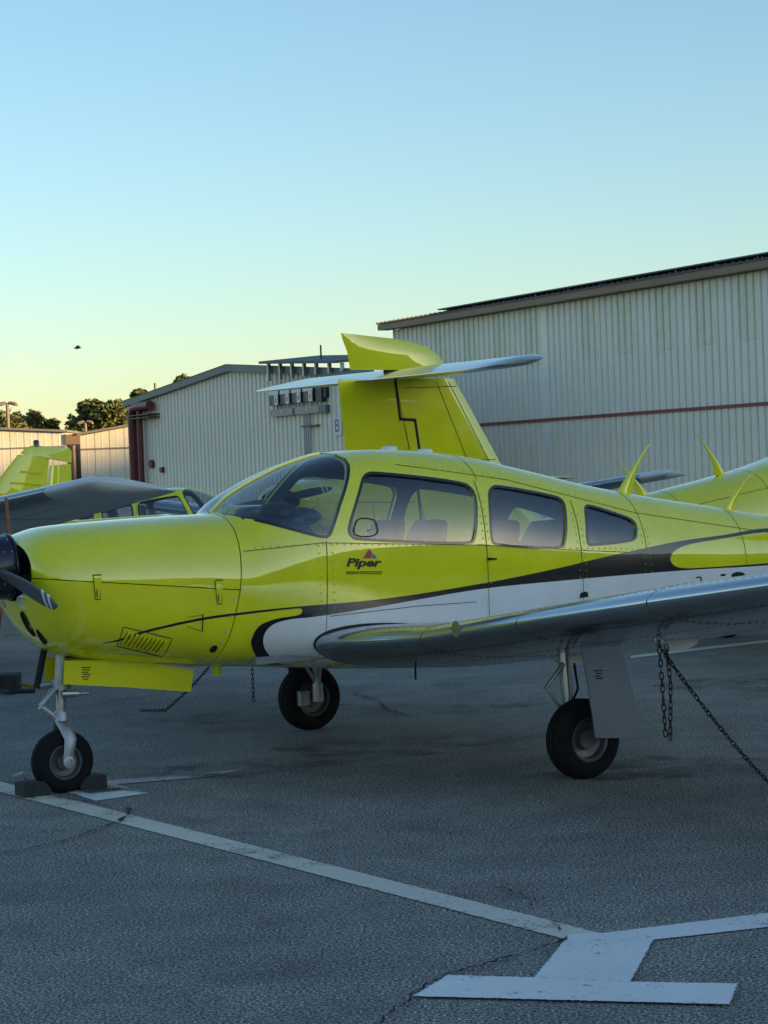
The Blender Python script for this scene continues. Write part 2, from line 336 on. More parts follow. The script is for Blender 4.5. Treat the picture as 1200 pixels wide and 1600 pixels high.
def make_airplane(tail='T', detail=True):
    root=empty('airplane')
    # --- cabin and tail skin, windows cut through
    xs=[.892]+span(.95,1.75,.035)+span(1.8,3.8,.08)[0:]+span(3.9,7.48,.16)
    rows=[ring(x,72,0,1,lean if x<.9 else None) for x in xs]
    body=MB().grid(rows,True).build('fuselage',['yellow','cabin'],root,True,60)
    sm=body.modifiers.new('skin','SOLIDIFY'); sm.thickness=.028; sm.offset=-1; sm.material_offset=1; sm.material_offset_rim=0
    body.data=eval_mesh(body); body.modifiers.clear()
    cut=[prism_obj(WS,-1,1)]
    for k,p in WIN.items():
        p=chaikin(p,2); cut+= [prism_obj(p,-1,-.12),prism_obj(p,.12,1)]
    # glass cut from the same skin
    rows=[ring(x,72,-.006,1) for x in span(.90,1.78,.03)+span(1.84,3.9,.07)]
    shell=MB().grid(rows,True).build('shell','glass',None,True,60)
    sm=shell.modifiers.new('skin','SOLIDIFY'); sm.thickness=.004; sm.offset=-1
    base=eval_mesh(shell); shell.modifiers.clear()
    for i,c in enumerate(cut):
        o=link('windshield' if i==0 else 'window', base.copy(), root); boolean(o,[c],'INTERSECT'); shade(o.data,60)
    D.objects.remove(shell)
    boolean(body,cut); shade(body.data,35)
    for c in cut: D.objects.remove(c)
    # rubber seals round the windows and windshield
    for p in WIN.values():
        q=chaikin(p,2)
        for s in (-1,1): ribbon('window_seal',q+[q[0]],.016,'black',root,s,.002)
    for s in (-1,1): ribbon('windshield_seal',WS[:13],.016,'black',root,s,.002)
    mb=MB(); A=[[],[],[],[]]
    for x in span(.955,1.69,.03):
        zt=sec(x)[0]
        for r,(y,dz) in zip(A,((-.016,-.03),(-.013,.006),(.013,.006),(.016,-.03))): r.append((x,y,zt+dz))
    mb.grid(A).build('windshield_post','yellow',root,True,60)
    # --- cowling, split along the side
    def cowl(keep):
        rows=[ring(-.12,72,0,.80),ring(-.22,72,0,.88),ring(-.25,72,0,.93),ring(-.262,72,0,.97)]
        rows=[[(x+(-.0 if i else 0),y,z) for x,y,z in r] for i,r in enumerate(rows)]
        for i,xx in enumerate((-.14,-.225,-.252,-.2615)): rows[i]=[(xx,y,z) for x,y,z in rows[i]]
        rows+=[ring(x,72) for x in (-.26,-.25,-.235,-.215,-.195,-.17,-.14,-.10,-.05,0,.06,.13,.2,.28,.36,.44,.52,.60,.68,.75)]+[ring(.886,72,0,1,lean)]
        m=MB().grid(rows,True); bm=bmesh.new(); me=m.mesh('cowling','yellow'); bm.from_mesh(me)
        n=Vector((.108,0,1)).normalized(); g=bm.verts[:]+bm.edges[:]+bm.faces[:]
        bmesh.ops.bisect_plane(bm,geom=g,plane_co=Vector((0,0,1.184))+n*(.0025*keep),plane_no=n*keep,clear_inner=True)
        bm.to_mesh(me); bm.free(); shade(me,40)
        return link('upper_cowling' if keep>0 else 'lower_cowling',me,root)
    up=cowl(1); lo=cowl(-1)
    MB().grid([[(x,y*.985,z) for x,y,z in ring(xx,48,-.012)] for xx in (.0,.4,.80)],True,True).build('firewall_box','dark',root)
    MB().grid([[(-.15,y,z) for x,y,z in ring(-.2,48,0,.84)],[(-.10,y,z) for x,y,z in ring(-.2,48,0,.80)]],True,True).build('cooling_inlet','dark',root)
    # latches, louvres, drain, access door and seams on the cowling
    for s in (-1,1):
        for x,z in ((.055,1.213),(.752,1.147)):
            la=MB()
            def pt(dx,dz,o): return (x+dx,s*(surf_y(x+dx,z+dz)+o),z+dz)
            la.grid([[pt(-.02,0,.0),pt(-.02,0,.008),pt(.02,0,.008),pt(.02,0,.0)],[pt(-.018,-.055,.0),pt(-.018,-.055,.010),pt(.018,-.055,.010),pt(.018,-.055,.0)],
                     [pt(-.014,-.09,.0),pt(-.014,-.09,.006),pt(.014,-.09,.006),pt(.014,-.09,.0)],[pt(-.010,-.125,-.002),pt(-.010,-.125,.004),pt(.010,-.125,.004),pt(.010,-.125,-.002)]]).build('latch','yellow',lo,True,30)
            mb=MB()
            ribbon('',[(x-.023,z+.003),(x+.023,z+.003)],.007,'dark',None,s,.009,mb)
            ribbon('',[(x-.021,z),(x-.017,z-.06),(x-.015,z-.12)],.004,'dark',None,s,.004,mb); ribbon('',[(x+.021,z),(x+.017,z-.06),(x+.013,z-.12)],.004,'dark',None,s,.004,mb)
            ribbon('',[(x-.016,z-.128),(x+.016,z-.128)],.006,'dark',None,s,.004,mb); ribbon('',[(x-.005,z-.062),(x-.006,z-.115)],.006,'dark',None,s,.008,mb)
            mb.build('latch_gap','seam',lo,True)
        # louvre panel: ten raised slats
        corner=[(.205,.925),(.49,.842),(.482,.735),(.195,.818)]
        ribbon('louvre_panel_edge',corner+[corner[0]],.005,'seam',lo,s,.0015)
        for k in range(10):
            u=.10+.085*k; tx=corner[0][0]+(corner[1][0]-corner[0][0])*u; tz=corner[0][1]+(corner[1][1]-corner[0][1])*u
            R=[]
            for v in [i/6 for i in range(7)]:
                x=tx-.026*v+.006; z=tz-.018-.078*v; b=.012*math.sin(math.pi*min(1,max(0,v)))**.5
                R.append([(x-.004,s*surf_y(x-.004,z,.001),z),(x-.002,s*surf_y(x,z,.001+b),z),(x+.006,s*surf_y(x,z,.001+b*.7),z),(x+.014,s*surf_y(x+.014,z,.0005),z)])
            MB().grid(R).build('slat',['yellow'],lo,True,50)
            ribbon('slat_gap',[(tx+.000,tz-.024),(tx-.024,tz-.09)],.0055,'dark',lo,s,.0022)
        decal('drain_port',[(.745+.02*math.cos(a*.3927),.765+.022*math.sin(a*.3927)) for a in range(16)],'black',lo,s,.003)
        mb=MB(); ribbon('',[(.566,.958),(.652,.963)],.003,'',None,s,.0015,mb); ribbon('',[(.652,.968),(.657,.872)],.008,'',None,s,.0015,mb); ribbon('',[(.566,.905),(.655,.872)],.003,'',None,s,.0015,mb)
        mb.build('access_door_edge','seam',lo,True)
        for z in (1.035,.945,.86,.80):
            x=lean(.872,z)-.012
            MB().lathe([(.008,-.002),(.007,.002),(.0,.003)],'y',(x,s*surf_y(x,z,.0),z),8).build('screw','steel',lo)
    # nose bowl: landing lights and small inlets under the spinner
    for s in (-1,1):
        li=MB(); c=Vector((-.247,s*.19,1.075)); d=Vector((-.75,s*.25,-.45)).normalized(); a=d.cross(Vector((0,0,1))).normalized(); b=a.cross(d)
        rows=[[c+d*h+(a*math.cos(t)*1.35+b*math.sin(t))*r for t in [k*math.pi/10 for k in range(20)]] for r,h in ((.05,-.03),(.05,.004),(.044,.008),(.040,.0),(.02,-.008),(.001,-.01))]
        li.grid(rows,True).build('landing_light','lens',lo,True,40)
    for (y,z,r) in ((-.10,.955,.05),(-.16,.885,.032)):
        x=[xx for xx in [-.26+.004*i for i in range(80)] if surf_y(xx,z)>=abs(y)][0]
        ov=MB(); d=Vector((-.8,-.25,-.5)).normalized(); a=d.cross(Vector((0,0,1))).normalized(); b=a.cross(d); c=Vector((x,y,z))
        ov.grid([[c+d*h+(a*math.cos(t)*.55+b*math.sin(t)*1.5)*q for t in [k*math.pi/10 for k in range(20)]] for q,h in ((r*1.1,-.02),(r*1.1,.007),(r*.9,.010),(r*.84,.004),(.001,.004))],True).build('nose_inlet','dark',lo,True,40)
    # --- spinner and propeller
    prof=[(.0,-.66),(.03,-.652),(.065,-.625),(.10,-.58),(.135,-.51),(.16,-.43),(.172,-.36),(.176,-.31)]
    MB().lathe(prof+[(.176,-.285),(.17,-.285)],'x',(0,0,1.268),36).build('spinner','spin',root,True,40)
    MB().lathe([(.182,-.283),(.186,-.275),(.182,-.265),(.05,-.262),(.05,-.16)],'x',(0,0,1.268),36).build('spinner_backplate','spin',root,True,40)
    for k in range(12):
        t=2*math.pi*k/12
        for xx in (-.30,-.345):
            if xx<-.31 and k%2: continue
            rr=.1765 if xx>-.31 else .174
            MB().lathe([(.006,-.002),(.004,.002)],'z',(xx,0,0),6).build('screw','steel',root).matrix_local=Matrix.Translation((0,0,1.268))@Matrix.Rotation(t,4,'X')@Matrix.Translation((0,0,rr))
    def blade(ang):
        d=Vector((0,math.cos(ang),math.sin(ang))); e=Vector((0,-math.sin(ang),math.cos(ang))); ax=Vector((1,0,0)); rows=[]; tips=[]
        for i in range(25):
            u=i/24; r=.13+.83*u; ch=(.058+.095*math.sin(math.pi*min(1,u*1.02)**.75)**.8) if u<.97 else .075
            if u>.9: ch*= (1-((u-.9)/.1)**2*.75)
            if u<.12: ch=.055+.02*u/.12
            tw=math.radians(62-48*u**.7); th=.05*(1-u)**1.5+.011
            if u<.15: th=max(th,.045)
            cdir=e*math.cos(tw)+ax*math.sin(tw); ndir=cdir.cross(d)
            c=Vector((-.36,0,1.268))+d*r
            rows.append([c+cdir*ch*.5*math.cos(t)+ndir*th*.5*math.sin(t) for t in [k*math.pi/8 for k in range(16)]])
        b=MB().grid(rows,True,True).build('propeller_blade','blade',root,True,50)
        for a,c in ((19,20),(21,22)):
            A_=[[p+(p-sum(rows[j],Vector())/16).normalized()*.0012 for p in rows[j]] for j in (a,c)]
            MB().grid(A_,True).build('tip_stripe','white',b,True,50)
    BL=math.atan2(-.172 if detail else .14,-.92)
    blade(BL); blade(BL+math.pi)
    # --- wings
    for s in (-1,1):
        w=wing_piece('wing',[.40,.56,.8,1.0,1.25,1.6,2.2,2.8,3.3,3.9,4.5,5.0],0,.74,s,'silver',root,None,16)
        wing_piece('flap',[.60,1.2,2.0,2.93],.747,1.0,s,'silver',root,None,6)
        wing_piece('aileron',[2.95,3.3,4.0,4.98],.747,1.0,s,'silver',root,None,6)
        tp=wing_piece('wing_tip',[5.004,5.15,5.25,5.32,5.37,5.40,5.415],0,1.0,s,'tipgrey',root,[(1.02,1),(1.04,1),(1.04,.997),(1.0,.985),(.88,.962),(.62,.92),(.25,.86)],18)
        # lamps let into the tip
        lb=MB(); x,z=af(5.30,.40,0,1,1); y=5.375
        lb.grid([[(x+.15*q*math.cos(t)*1.0,s*(y+h),z+.0+.034*q*math.sin(t)) for t in [k*math.pi/10 for k in range(20)]] for q,h in ((1.12,-.05),(1.12,.012),(1.0,.018),(.92,.004),(.3,.0),(.02,-.0))],True).build('lamp_bezel','tipgrey',tp,True,40)
        MB().grid([[(x+.13*q*math.cos(t),s*(y+h),z+.026*q*math.sin(t)) for t in [k*math.pi/10 for k in range(20)]] for q,h in ((1,-.01),(1,.016),(.8,.026),(.3,.03),(.02,.03))],True).build('navigation_light','navred',tp,True,50)
        # root seal
        path=[]
        for c in [.72*(1-i/22)**2 for i in range(22)]: x,z=af(.57,c,1); path.append((x,z))
        for c in [.72*(i/22)**2 for i in range(23)]: x,z=af(.57,c,-1); path.append((x,z))
        pts=[(x,s*(surf_y(x,z)+.004),z) for x,z in path if sec(x)[1]+.02<z]
        MB().tube(pts,.011,6).build('root_seal','dark',w,True,60)
        # panel joints on the wing
        mb=MB()
        for y in (1.25,2.2,3.3,4.3):
            A_,B_=[],[]
            for c in [.7*(1-i/14)**2 for i in range(14)]+[.7*(i/14)**2 for i in range(15)]: pass
            for sg,rng in ((1,[.7*(1-i/14)**2 for i in range(15)]),(-1,[.7*(i/14)**2 for i in range(1,15)])):
                for c in rng:
                    for R,dy in ((A_,-.0035),(B_,.0035)):
                        x,z=af(y+dy,c,sg,1.012); R.append((x-(.0015 if c<.003 else 0),s*(y+dy),z))
            mb.grid([A_,B_])
        mb.build('panel_joint','seam',w,True)
        for c_,sg in ((.07,1),(.10,-1),(.33,1),(.33,-1)):
            R=[[],[]]
            for y in span(.75,4.95,.15):
                for k_,dc in ((0,-.0016),(1,.0016)): x,z=af(y,c_+dc,sg,1.012); R[k_].append((x,s*y,z))
            MB().grid(R).build('panel_joint','seam',w,True)
        wr=MB()
        for y in (1.22,1.28,2.17,2.23,3.27,3.33,4.27,4.33):
            for sg in (1,-1):
                for c in span(.05,.70,.026):
                    x,z=af(y,c,sg); r_=.0052; wr.add([(x+r_*math.cos(k*1.2566),s*y+r_*math.sin(k*1.2566),z+sg*.0004) for k in range(5)]+[(x,s*y,z+sg*.0032)],[(0,1,5),(1,2,5),(2,3,5),(3,4,5),(4,0,5)])
        for c,sg in ((.055,1),(.085,-1),(.345,1),(.345,-1)):
            for y in span(.8,4.9,.05):
                x,z=af(y,c,sg); r_=.0052; wr.add([(x+r_*math.cos(k*1.2566),s*y+r_*math.sin(k*1.2566),z+sg*.0004) for k in range(5)]+[(x,s*y,z+sg*.0032)],[(0,1,5),(1,2,5),(2,3,5),(3,4,5),(4,0,5)])
        wr.build('rivets','silver',w)['kind']='stuff'
        x,z=af(1.62,.004,1); 
        MB().lathe([(.045,-.004),(.04,.004),(.0,.007)],'x',(x-.002,s*1.62,z-.0),16).build('stall_vane_plate','silver',w,True,40)
        # tie-down ring and flap hinges, pitot
        x,z=af(2.68,.33,-1); r_=MB(); r_.tube([(x+.022*math.sin(t),s*2.68,z-.028+.026*math.cos(t)) for t in [k*math.pi/6 for k in range(13)]],.005,6).build('tie_down_ring','steel',w,True)
        for y in (.85,1.85,2.75):
            x,z=af(y,.76,-1); hg=MB().prism([(x-.10,z+.03),(x+.20,z+.015),(x+.19,z-.02),(x+.10,z-.055),(x+.0,z-.045)],s*y-.012,s*y+.012).build('flap_hinge','white',w)
        # main gear: leg, scissor, brake, wheel, door
        gx,gy=2.40,s*1.60; zu=af(1.60,.5,-1)[1]
        leg=MB().tube([(gx+.0,gy-s*.16,zu+.06),(gx,gy-s*.135,.48),(gx,gy-s*.125,.36)],[.034,.034,.028],12)
        lg=leg.build('main_gear_leg','steel',root,True)
        MB().tube([(gx,gy-s*.125,.42),(gx,gy-s*.125,.30)],.024,10).build('oleo_piston','castal',lg,True)
        MB().tube([(gx,gy-s*.15,.22),(gx,gy+s*.02,.22)],.03,12).build('axle','castal',lg,True)
        MB().tube([(gx,gy-s*.125,.32),(gx+.0,gy-s*.12,.2)],[.036,.042],10).build('axle_fork','castal',lg,True)
        MB().tube([(gx-.02,gy-s*.13,.62),(gx-.13,gy-s*.14,.50),(gx-.02,gy-s*.13,.34)],.014,8).build('scissor_link','castal',lg,True)
        MB().tube([(gx+.03,gy-s*.10,.62),(gx+.05,gy-s*.10,.48),(gx-.05,gy-s*.09,.31)],.007,6).build('brake_hose','dark',lg,True)
        bevel(MB().box((gx-.135,gy-s*.09-.03,.17),(gx-.055,gy-s*.09+.03,.275)).mesh('b','castal'),.008)
        br=MB().box((gx-.135,gy-s*.09-.03,.17),(gx-.055,gy-s*.09+.03,.275)).build('brake_caliper','castal',lg); bevel(br.data,.008)
        MB().tube([(gx+.05,gy-s*.15,zu+.05),(gx+.02,gy-s*.6,zu-.02)],.02,8).build('side_brace','castal',lg,True)
        wheel(root,.22,.16,(gx,gy,.215))
        dy=gy+s*.14
        dm=MB().add([(2.29,dy+s*.040,.72),(2.555,dy+s*.040,.70),(2.60,dy+s*.041,.52),(2.70,dy+s*.042,.205),(2.357,dy+s*.042,.238),(2.325,dy+s*.041,.52)]+[(2.29,dy+s*.028,.72),(2.555,dy+s*.028,.70),(2.60,dy+s*.029,.52),(2.70,dy+s*.030,.205),(2.357,dy+s*.030,.238),(2.325,dy+s*.029,.52)],
            [(0,1,2,5),(5,2,3,4),(11,8,7,6),(10,9,8,11),(0,6,7,1),(1,7,8,2),(2,8,9,3),(3,9,10,4),(4,10,11,5),(5,11,6,0)]).build('main_gear_door','silver',root)
        # small placard on the door
        mk2=MB()
        for i in range(4): mk2.add([(2.365+.01*(i%2),dy+s*.0425,.602-.014*i),(2.42-.006*(i%3),dy+s*.0425,.600-.014*i),(2.42-.006*(i%3),dy+s*.0425,.594-.014*i),(2.365+.01*(i%2),dy+s*.0425,.596-.014*i)],[(0,1,2,3)])
        mk2.build('door_placard','dark',dm)
    # --- nose gear
    ng=MB().tube([(.03,0,.80),(.012,0,.60)],.038,14).build('nose_gear_leg','castal',root,True)
    MB().tube([(.014,0,.63),(.012,0,.575)],.052,14).build('collar','castal',ng,True,30)
    MB().tube([(.012,0,.60),(.004,0,.43)],.028,12).build('oleo_piston','steel',ng,True)
    MB().tube([(.004,0,.45),(.002,0,.40)],[.036,.044],12).build('fork_crown','castal',ng,True,30)
    for s in (-1,1):
        rows=[]
        for (x,y,z,a,b) in ((.0,.0,.405,.040,.03),(.012,.05,.36,.042,.02),(.022,.085,.30,.036,.016),(.012,.088,.24,.032,.014),(.0,.085,.18,.03,.014)):
            rows.append([(x+a*math.cos(t),s*y+b*math.sin(t),z) for t in [k*math.pi/5 for k in range(10)]])
        MB().grid(rows,True,True).build('fork_arm','castal',ng,True,50)
        MB().lathe([(.034,-.008),(.034,.008),(.016,.012),(.016,.004),(.0,.004)] if s>0 else [(.034,.008),(.034,-.008),(.016,-.012),(.016,-.004),(.0,-.004)],'y',(0,s*.098,.177),16).build('axle_nut','castal',ng,True,30)
    MB().tube([(-.02,-.012,.585),(-.115,0,.485)],[.014,.018],8).build('scissor_link','castal',ng,True); MB().tube([(-.115,0,.485),(-.02,0,.405)],[.018,.02],8).build('scissor_link','castal',ng,True)
    MB().tube([(-.02,.03,.585),(-.10,.0,.495)],.012,8).build('scissor_link','castal',ng,True)
    MB().tube([(-.01,-.055,.55),(.085,-.055,.545),(.086,-.055,.545),(.15,-.055,.543)],[.02,.02,.009,.009],10).build('shimmy_damper','steel',ng,True,30)
    MB().tube([(-.06,.05,.80),(-.115,.05,.585)],.02,8).build('drag_brace','dark',ng,True); MB().tube([(-.115,.05,.60),(.0,.03,.60)],.014,8).build('drag_link','castal',ng,True)
    wheel(root,.176,.125,(0,0,.172))
    for s in (-1,1):
        a=[(-.02,s*.150,.742),(.35,s*.165,.72),(.745,s*.165,.635)]; b=[(-.028,s*.140,.612),(.35,s*.150,.565),(.733,s*.145,.508)]
        dr=MB().grid([a,b]).grid([[(x,y-s*.012,z) for x,y,z in b],[(x,y-s*.012,z) for x,y,z in a]])
        dr.grid([b,[(x,y-s*.012,z) for x,y,z in b]]); d_=dr.build('nose_gear_door','yellow',root)
        pl=MB()
        for i in range(6): pl.add([(.075+.008*(i%2),s*(.1535-.0012*i),.700-.013*i),(.130-.008*(i%3),s*(.1535-.0012*i),.697-.013*i),(.130-.008*(i%3),s*(.1530-.0012*i),.691-.013*i),(.075+.008*(i%2),s*(.1530-.0012*i),.694-.013*i)],[(0,1,2,3)])
        if s<0: pl.build('door_placard','seam',d_)
    MB().grid([[(.02,-.11,.75),(.02,.11,.75)],[(.70,-.11,.68),(.70,.11,.68)]]).build('wheel_well','dark',root)
    MB().tube([(.92,-.1,.64),(.92,-.1,.585)],[.03,.022],8).build('belly_drain','yellow',root)
    MB().tube([(2.05,-.42,.56),(2.05,-.42,.49)],.006,6).build('belly_drain','dark',root)
    # --- stripes and marks
    for s in (-1,1):
        top=[(.114,.839),(.193,.856),(.342,.901),(.651,.949),(.97,.968),(1.244,.976),(1.777,.986),(2.432,1.034),(2.999,1.094),(3.25,1.127),(3.621,1.17),(4.014,1.208),(4.428,1.228),(4.886,1.252),(5.6,1.215)]
        bot=[(1.443,.918),(1.776,.946),(2.43,1.003),(3.042,1.018),(3.657,1.024),(4.21,1.022),(4.802,1.013),(5.4,1.02)]
        notch=[(5.4,1.03),(4.802,1.027),(4.268,1.031),(4.043,1.037),(3.955,1.057),(3.922,1.095),(3.942,1.134),(4.016,1.168),(4.152,1.190),(4.421,1.207),(4.861,1.228),(5.6,1.20)]
        fing=[(.116,.836),(.196,.846),(.344,.887),(.651,.935),(.97,.955),(1.20,.965),(1.243,.962),(1.252,.949),(1.243,.934),(1.211,.925),(1.086,.914),(.991,.881),(.956,.821),(.96,.773),(1.016,.705),(1.104,.656),(1.16,.636)]
        wht=[(1.29,.634),(1.211,.642),(1.126,.681),(1.051,.741),(1.023,.799),(1.035,.852),(1.086,.889),(1.183,.907),(1.283,.909)]
        top,bot,notch,fing,wht=curve(top),curve(bot),curve(notch),curve(fing),curve(wht)
        # black: between top edge and (finger, white front, lower edge), the yellow notch left free at the tail
        decal('black_stripe',top+list(reversed(notch))+list(reversed(bot))+list(reversed(wht))+list(reversed(fing)),'black',root,s,.0016,.06)
        low=[(x,sec(x)[1]+.012) for x in span(1.29,5.4,.12)]
        decal('white_panel',wht+bot+list(reversed(low)),'white',root,s,.0014,.06)
    surface_text('maker_name','Piper',1.540,1.168,.232,.064,'black',root,-.055,.28,.035)
    decal('name_underline',[(1.537,1.156),(1.772,1.144),(1.772,1.140),(1.537,1.152)],'black',root,-1,.003,.1)
    surface_text('maker_motto','BUILDING ON EXCELLENCE',1.538,1.140,.230,.010,'black',root,-.055,.2,.02)
    decal('red_triangle',[(1.651,1.226),(1.694,1.275),(1.711,1.259),(1.703,1.222)],'logored',root,-1,.003,.1); decal('blue_triangle',[(1.708,1.222),(1.717,1.252),(1.742,1.220)],'logoblue',root,-1,.003,.1)
    surface_text('registration','N3',4.135,.735,.47,.245,'black',root,.02,0,.012,-1,.0035)
    for s in (-1,1):
        mb=MB(); ribbon('',[(1.40,1.325),(2.447,1.262),(3.158,1.196),(3.72,1.15)],.004,'',None,s,.0012,mb); ribbon('',[(1.427,1.335),(1.39,.64)],.004,'',None,s,.0022,mb)
        ribbon('',[(2.497,1.64),(2.485,.56)],.004,'',None,s,.0026,mb); ribbon('',[(3.20,1.50),(3.19,.60)],.004,'',None,s,.0026,mb); ribbon('',[(.93,1.30),(1.40,1.325)],.004,'',None,s,.0012,mb)
        ribbon('',[(2.0,1.755),(2.75,1.64),(3.72,1.40),(4.9,1.22)],.0035,'',None,s,.0012,mb); ribbon('',[(1.42,.908),(1.989,.93),(2.4,.93)],.004,'',None,s,.0026,mb)
        mb.build('skin_joint','seam',root,True)
    for hx,hz in ((2.52,1.62),(3.73,1.1),(4.6,.75)):
        mb=MB(); hoop(hx,.004,mb,hz); mb.build('skin_joint','seam',root,True)
    rv=MB(); rnd=random.Random(3)
    def rivet(x,z,s):
        y=surf_y(x,z)
        if y<.05: return
        e=.004; nx=-(surf_y(x+e,z)-surf_y(x-e,z))/(2*e); nz=-(surf_y(x,z+e)-surf_y(x,z-e))/(2*e); n=Vector((nx,s,nz)).normalized()
        a=n.cross(Vector((0,0,1))).normalized(); b=a.cross(n); c=Vector((x,s*y,z)); r=.0066
        rv.add([c+(a*math.cos(k*1.2566)+b*math.sin(k*1.2566))*r for k in range(5)]+[c+n*.0036],[(0,1,5),(1,2,5),(2,3,5),(3,4,5),(4,0,5)])
    for s in (-1,1):
        for x0 in (1.37,1.455,2.475,2.512,3.175,3.225,3.705,3.755):
            for z in span(.64,min(1.62,sec(x0)[0]-.25) if x0>2.4 else 1.31,.045): rivet(x0+.02*(z-1)*(x0<2),z,s)
        for i in range(60): rivet(1.0+.045*i,1.318-.064*max(0,1.0+.045*i-1.447),s)
        for i in range(28): rivet(1.44+.04*i,.922+.0*i,s)
        for i in range(40): x_=2.05+.045*i; rivet(x_,(1.755-.1533*(x_-2.0) if x_<2.75 else 1.64-.2474*(x_-2.75))+.016,s)
    r=rv.build('rivets','rivet',root); r['kind']='stuff'
    # door latch and flush step light
    MB().tube([(2.49,-surf_y(2.49,1.178)-.012,1.178),(2.55,-surf_y(2.55,1.175)-.012,1.175)],[.008,.005],8).build('vent_tube','dark',root,True)
    decal('static_port',[(3.16,.905),(3.17,.935),(3.20,.943),(3.225,.935),(3.23,.908)],'dark',root,-1,.005,.1)
    # roof aerials
    for x in (2.17,2.42):
        zt=sec(x)[0]; MB().grid([[(x+.055*q*math.cos(t),.10*0+.032*q*math.sin(t),zt+h) for t in [k*math.pi/8 for k in range(16)]] for q,h in ((1,-.01),(.97,.012),(.75,.022),(.02,.024))],True).build('aerial_dome','white',root,True,60)
    def aerial(x0,tip,base):
        z0=sec(x0)[0]; rows=[]; 
        for i in range(12):
            u=i/11; x=x0+(tip[0]-x0)*(u**1.25); z=z0-.015+(tip[1]-z0+.015)*(u**.9); ch=base*(1-u)**2.2+.020*(1-u)+.008; th=.016*(1-u)**2+.007
            rows.append([(x+ch*math.cos(t),th*math.sin(t),z+ch*.3*math.cos(t)) for t in [k*math.pi/5 for k in range(10)]])
        MB().grid(rows,True,True).build('blade_aerial','yellow',root,True,60)
    aerial(3.90,(4.137,1.846),.05); aerial(4.74,(5.027,1.661),.05)
    # --- tail
    before=set(root.children)
    if tail=='T':
        FS=[((4.86,1.10),(6.80,1.05),.125,.67),((5.30,1.46),(6.84,1.46),.115,.62),((5.87,2.36),(6.91,2.36),.085,.54)]   # front, rear, thickness, hinge fraction
        def th_(c,t): return 5*t*(.2969*math.sqrt(max(c,0))-.126*c-.3516*c*c+.2843*c**3-.1015*c**4)+t*.03
        def fy(x,z):
            for (a,b,t,h),(a2,b2,t2,h2) in zip(FS,FS[1:]):
                k=(z-a[1])/(a2[1]-a[1])
                if k<=1 or a2[1]>2.3:
                    l,r_,t_=a[0]+(a2[0]-a[0])*k,b[0]+(b2[0]-b[0])*k,t+(t2-t)*k; return th_(min(1,max(0,(x-l)/(r_-l))),t_)
        def slab(name,f0,f1):
            rows=[]; n=12
            for a,b,t,h in FS:
                c0,c1=f0(h),f1(h); cs=[c0+(c1-c0)*((i/n)**2 if c0==0 else i/n) for i in range(n+1)]; P=lambda c,s: (a[0]+(b[0]-a[0])*c,s*th_(c,t),a[1]+(b[1]-a[1])*c)
                rows.append([P(c,1) for c in reversed(cs)]+[P(c,-1) for c in cs])
            return MB().grid(rows,True,True).build(name,'yellow',root,True,50)
        slab('fin',lambda h:0,lambda h:h-.004); slab('rudder',lambda h:h+.004,lambda h:1)
        def strip(name,pts,w,m):
            for s in (-1,1):
                mb=MB()
                for a,b in zip(pts,pts[1:]):
                    dx,dz=b[0]-a[0],b[1]-a[1]; l=math.hypot(dx,dz); A_,B_=[],[]; e=w/2/l
                    for i in range(9):
                        u=-e+(1+2*e)*i/8; x,z=a[0]+dx*u,a[1]+dz*u
                        for R,q in ((A_,w/2),(B_,-w/2)): xx,zz=x-dz/l*q,z+dx/l*q; R.append((xx,s*(fy(xx,zz)+.0016),zz))
                    mb.grid([A_,B_])
                mb.build(name,m,root,True)
        for pts in ([(5.62,1.30),(6.06,2.33)],[(5.52,1.74),(6.10,1.72)],[(5.60,1.62),(6.20,1.58)],[(5.86,2.30),(6.36,2.29)],[(5.36,1.32),(5.94,2.33)],[(6.30,1.44),(6.83,1.46)],[(6.62,1.10),(6.66,1.45)]): strip('fin_joint',pts,.0056,'seam')
        strip('hinge_gap',[(6.43,2.34),(6.40,2.06),(6.27,2.05),(6.215,1.62),(6.275,1.62),(6.24,1.20)],.022,'dark')
        strip('rudder_edge',[(6.36,2.0),(6.30,1.66)],.005,'seam')
        foil('fin_cap',[((5.92,0,2.42),(6.80,0,2.43),.07),((5.99,0,2.52),(6.82,0,2.56),.065),((6.10,0,2.60),(6.86,0,2.66),.05),((6.30,0,2.65),(6.87,0,2.70),.012)],'yellow',root,(0,1,0))
        MB().prism([(6.25,2.30),(6.50,2.30),(6.50,2.44),(6.25,2.44)],-.012,.012).build('tail_post','dark',root)
        for s in (-1,1):
            foil('stabilator',[((5.98,0,2.43),(6.78,0,2.345),.085),((6.02,s*.6,2.43),(6.78,s*.6,2.345),.08),((6.10,s*1.38,2.43),(6.78,s*1.38,2.345),.07),((6.16,s*1.46,2.425),(6.74,s*1.46,2.352),.05),((6.24,s*1.51,2.415),(6.66,s*1.51,2.365),.012)],'silver',root,(0,0,1))
    else:
        k0=set(root.children)
        foil('fin',[((4.75,0,1.22),(6.20,0,1.05),.10),((5.25,0,1.42),(6.22,0,1.35),.09),((5.72,0,1.95),(6.32,0,1.95),.07),((5.86,0,2.10),(6.36,0,2.10),.05)],'yellow',root,(0,1,0))
        for z_ in (1.36,1.52,1.68,1.84):
            MB().prism([(4.98+(z_-1.22)*1.02+.22,z_),(6.16,z_-.03),(6.16,z_-.008),(4.98+(z_-1.22)*1.02+.24,z_+.03)],-.052+.012*(z_-1.3),.052-.012*(z_-1.3)).build('skin_bead','yellow',root)
        foil('rudder',[((6.22,0,1.05),(6.62,0,1.05),.07),((6.26,0,1.40),(6.66,0,1.40),.07),((6.34,0,1.93),(6.68,0,1.95),.05)],'yellow',root,(0,1,0))
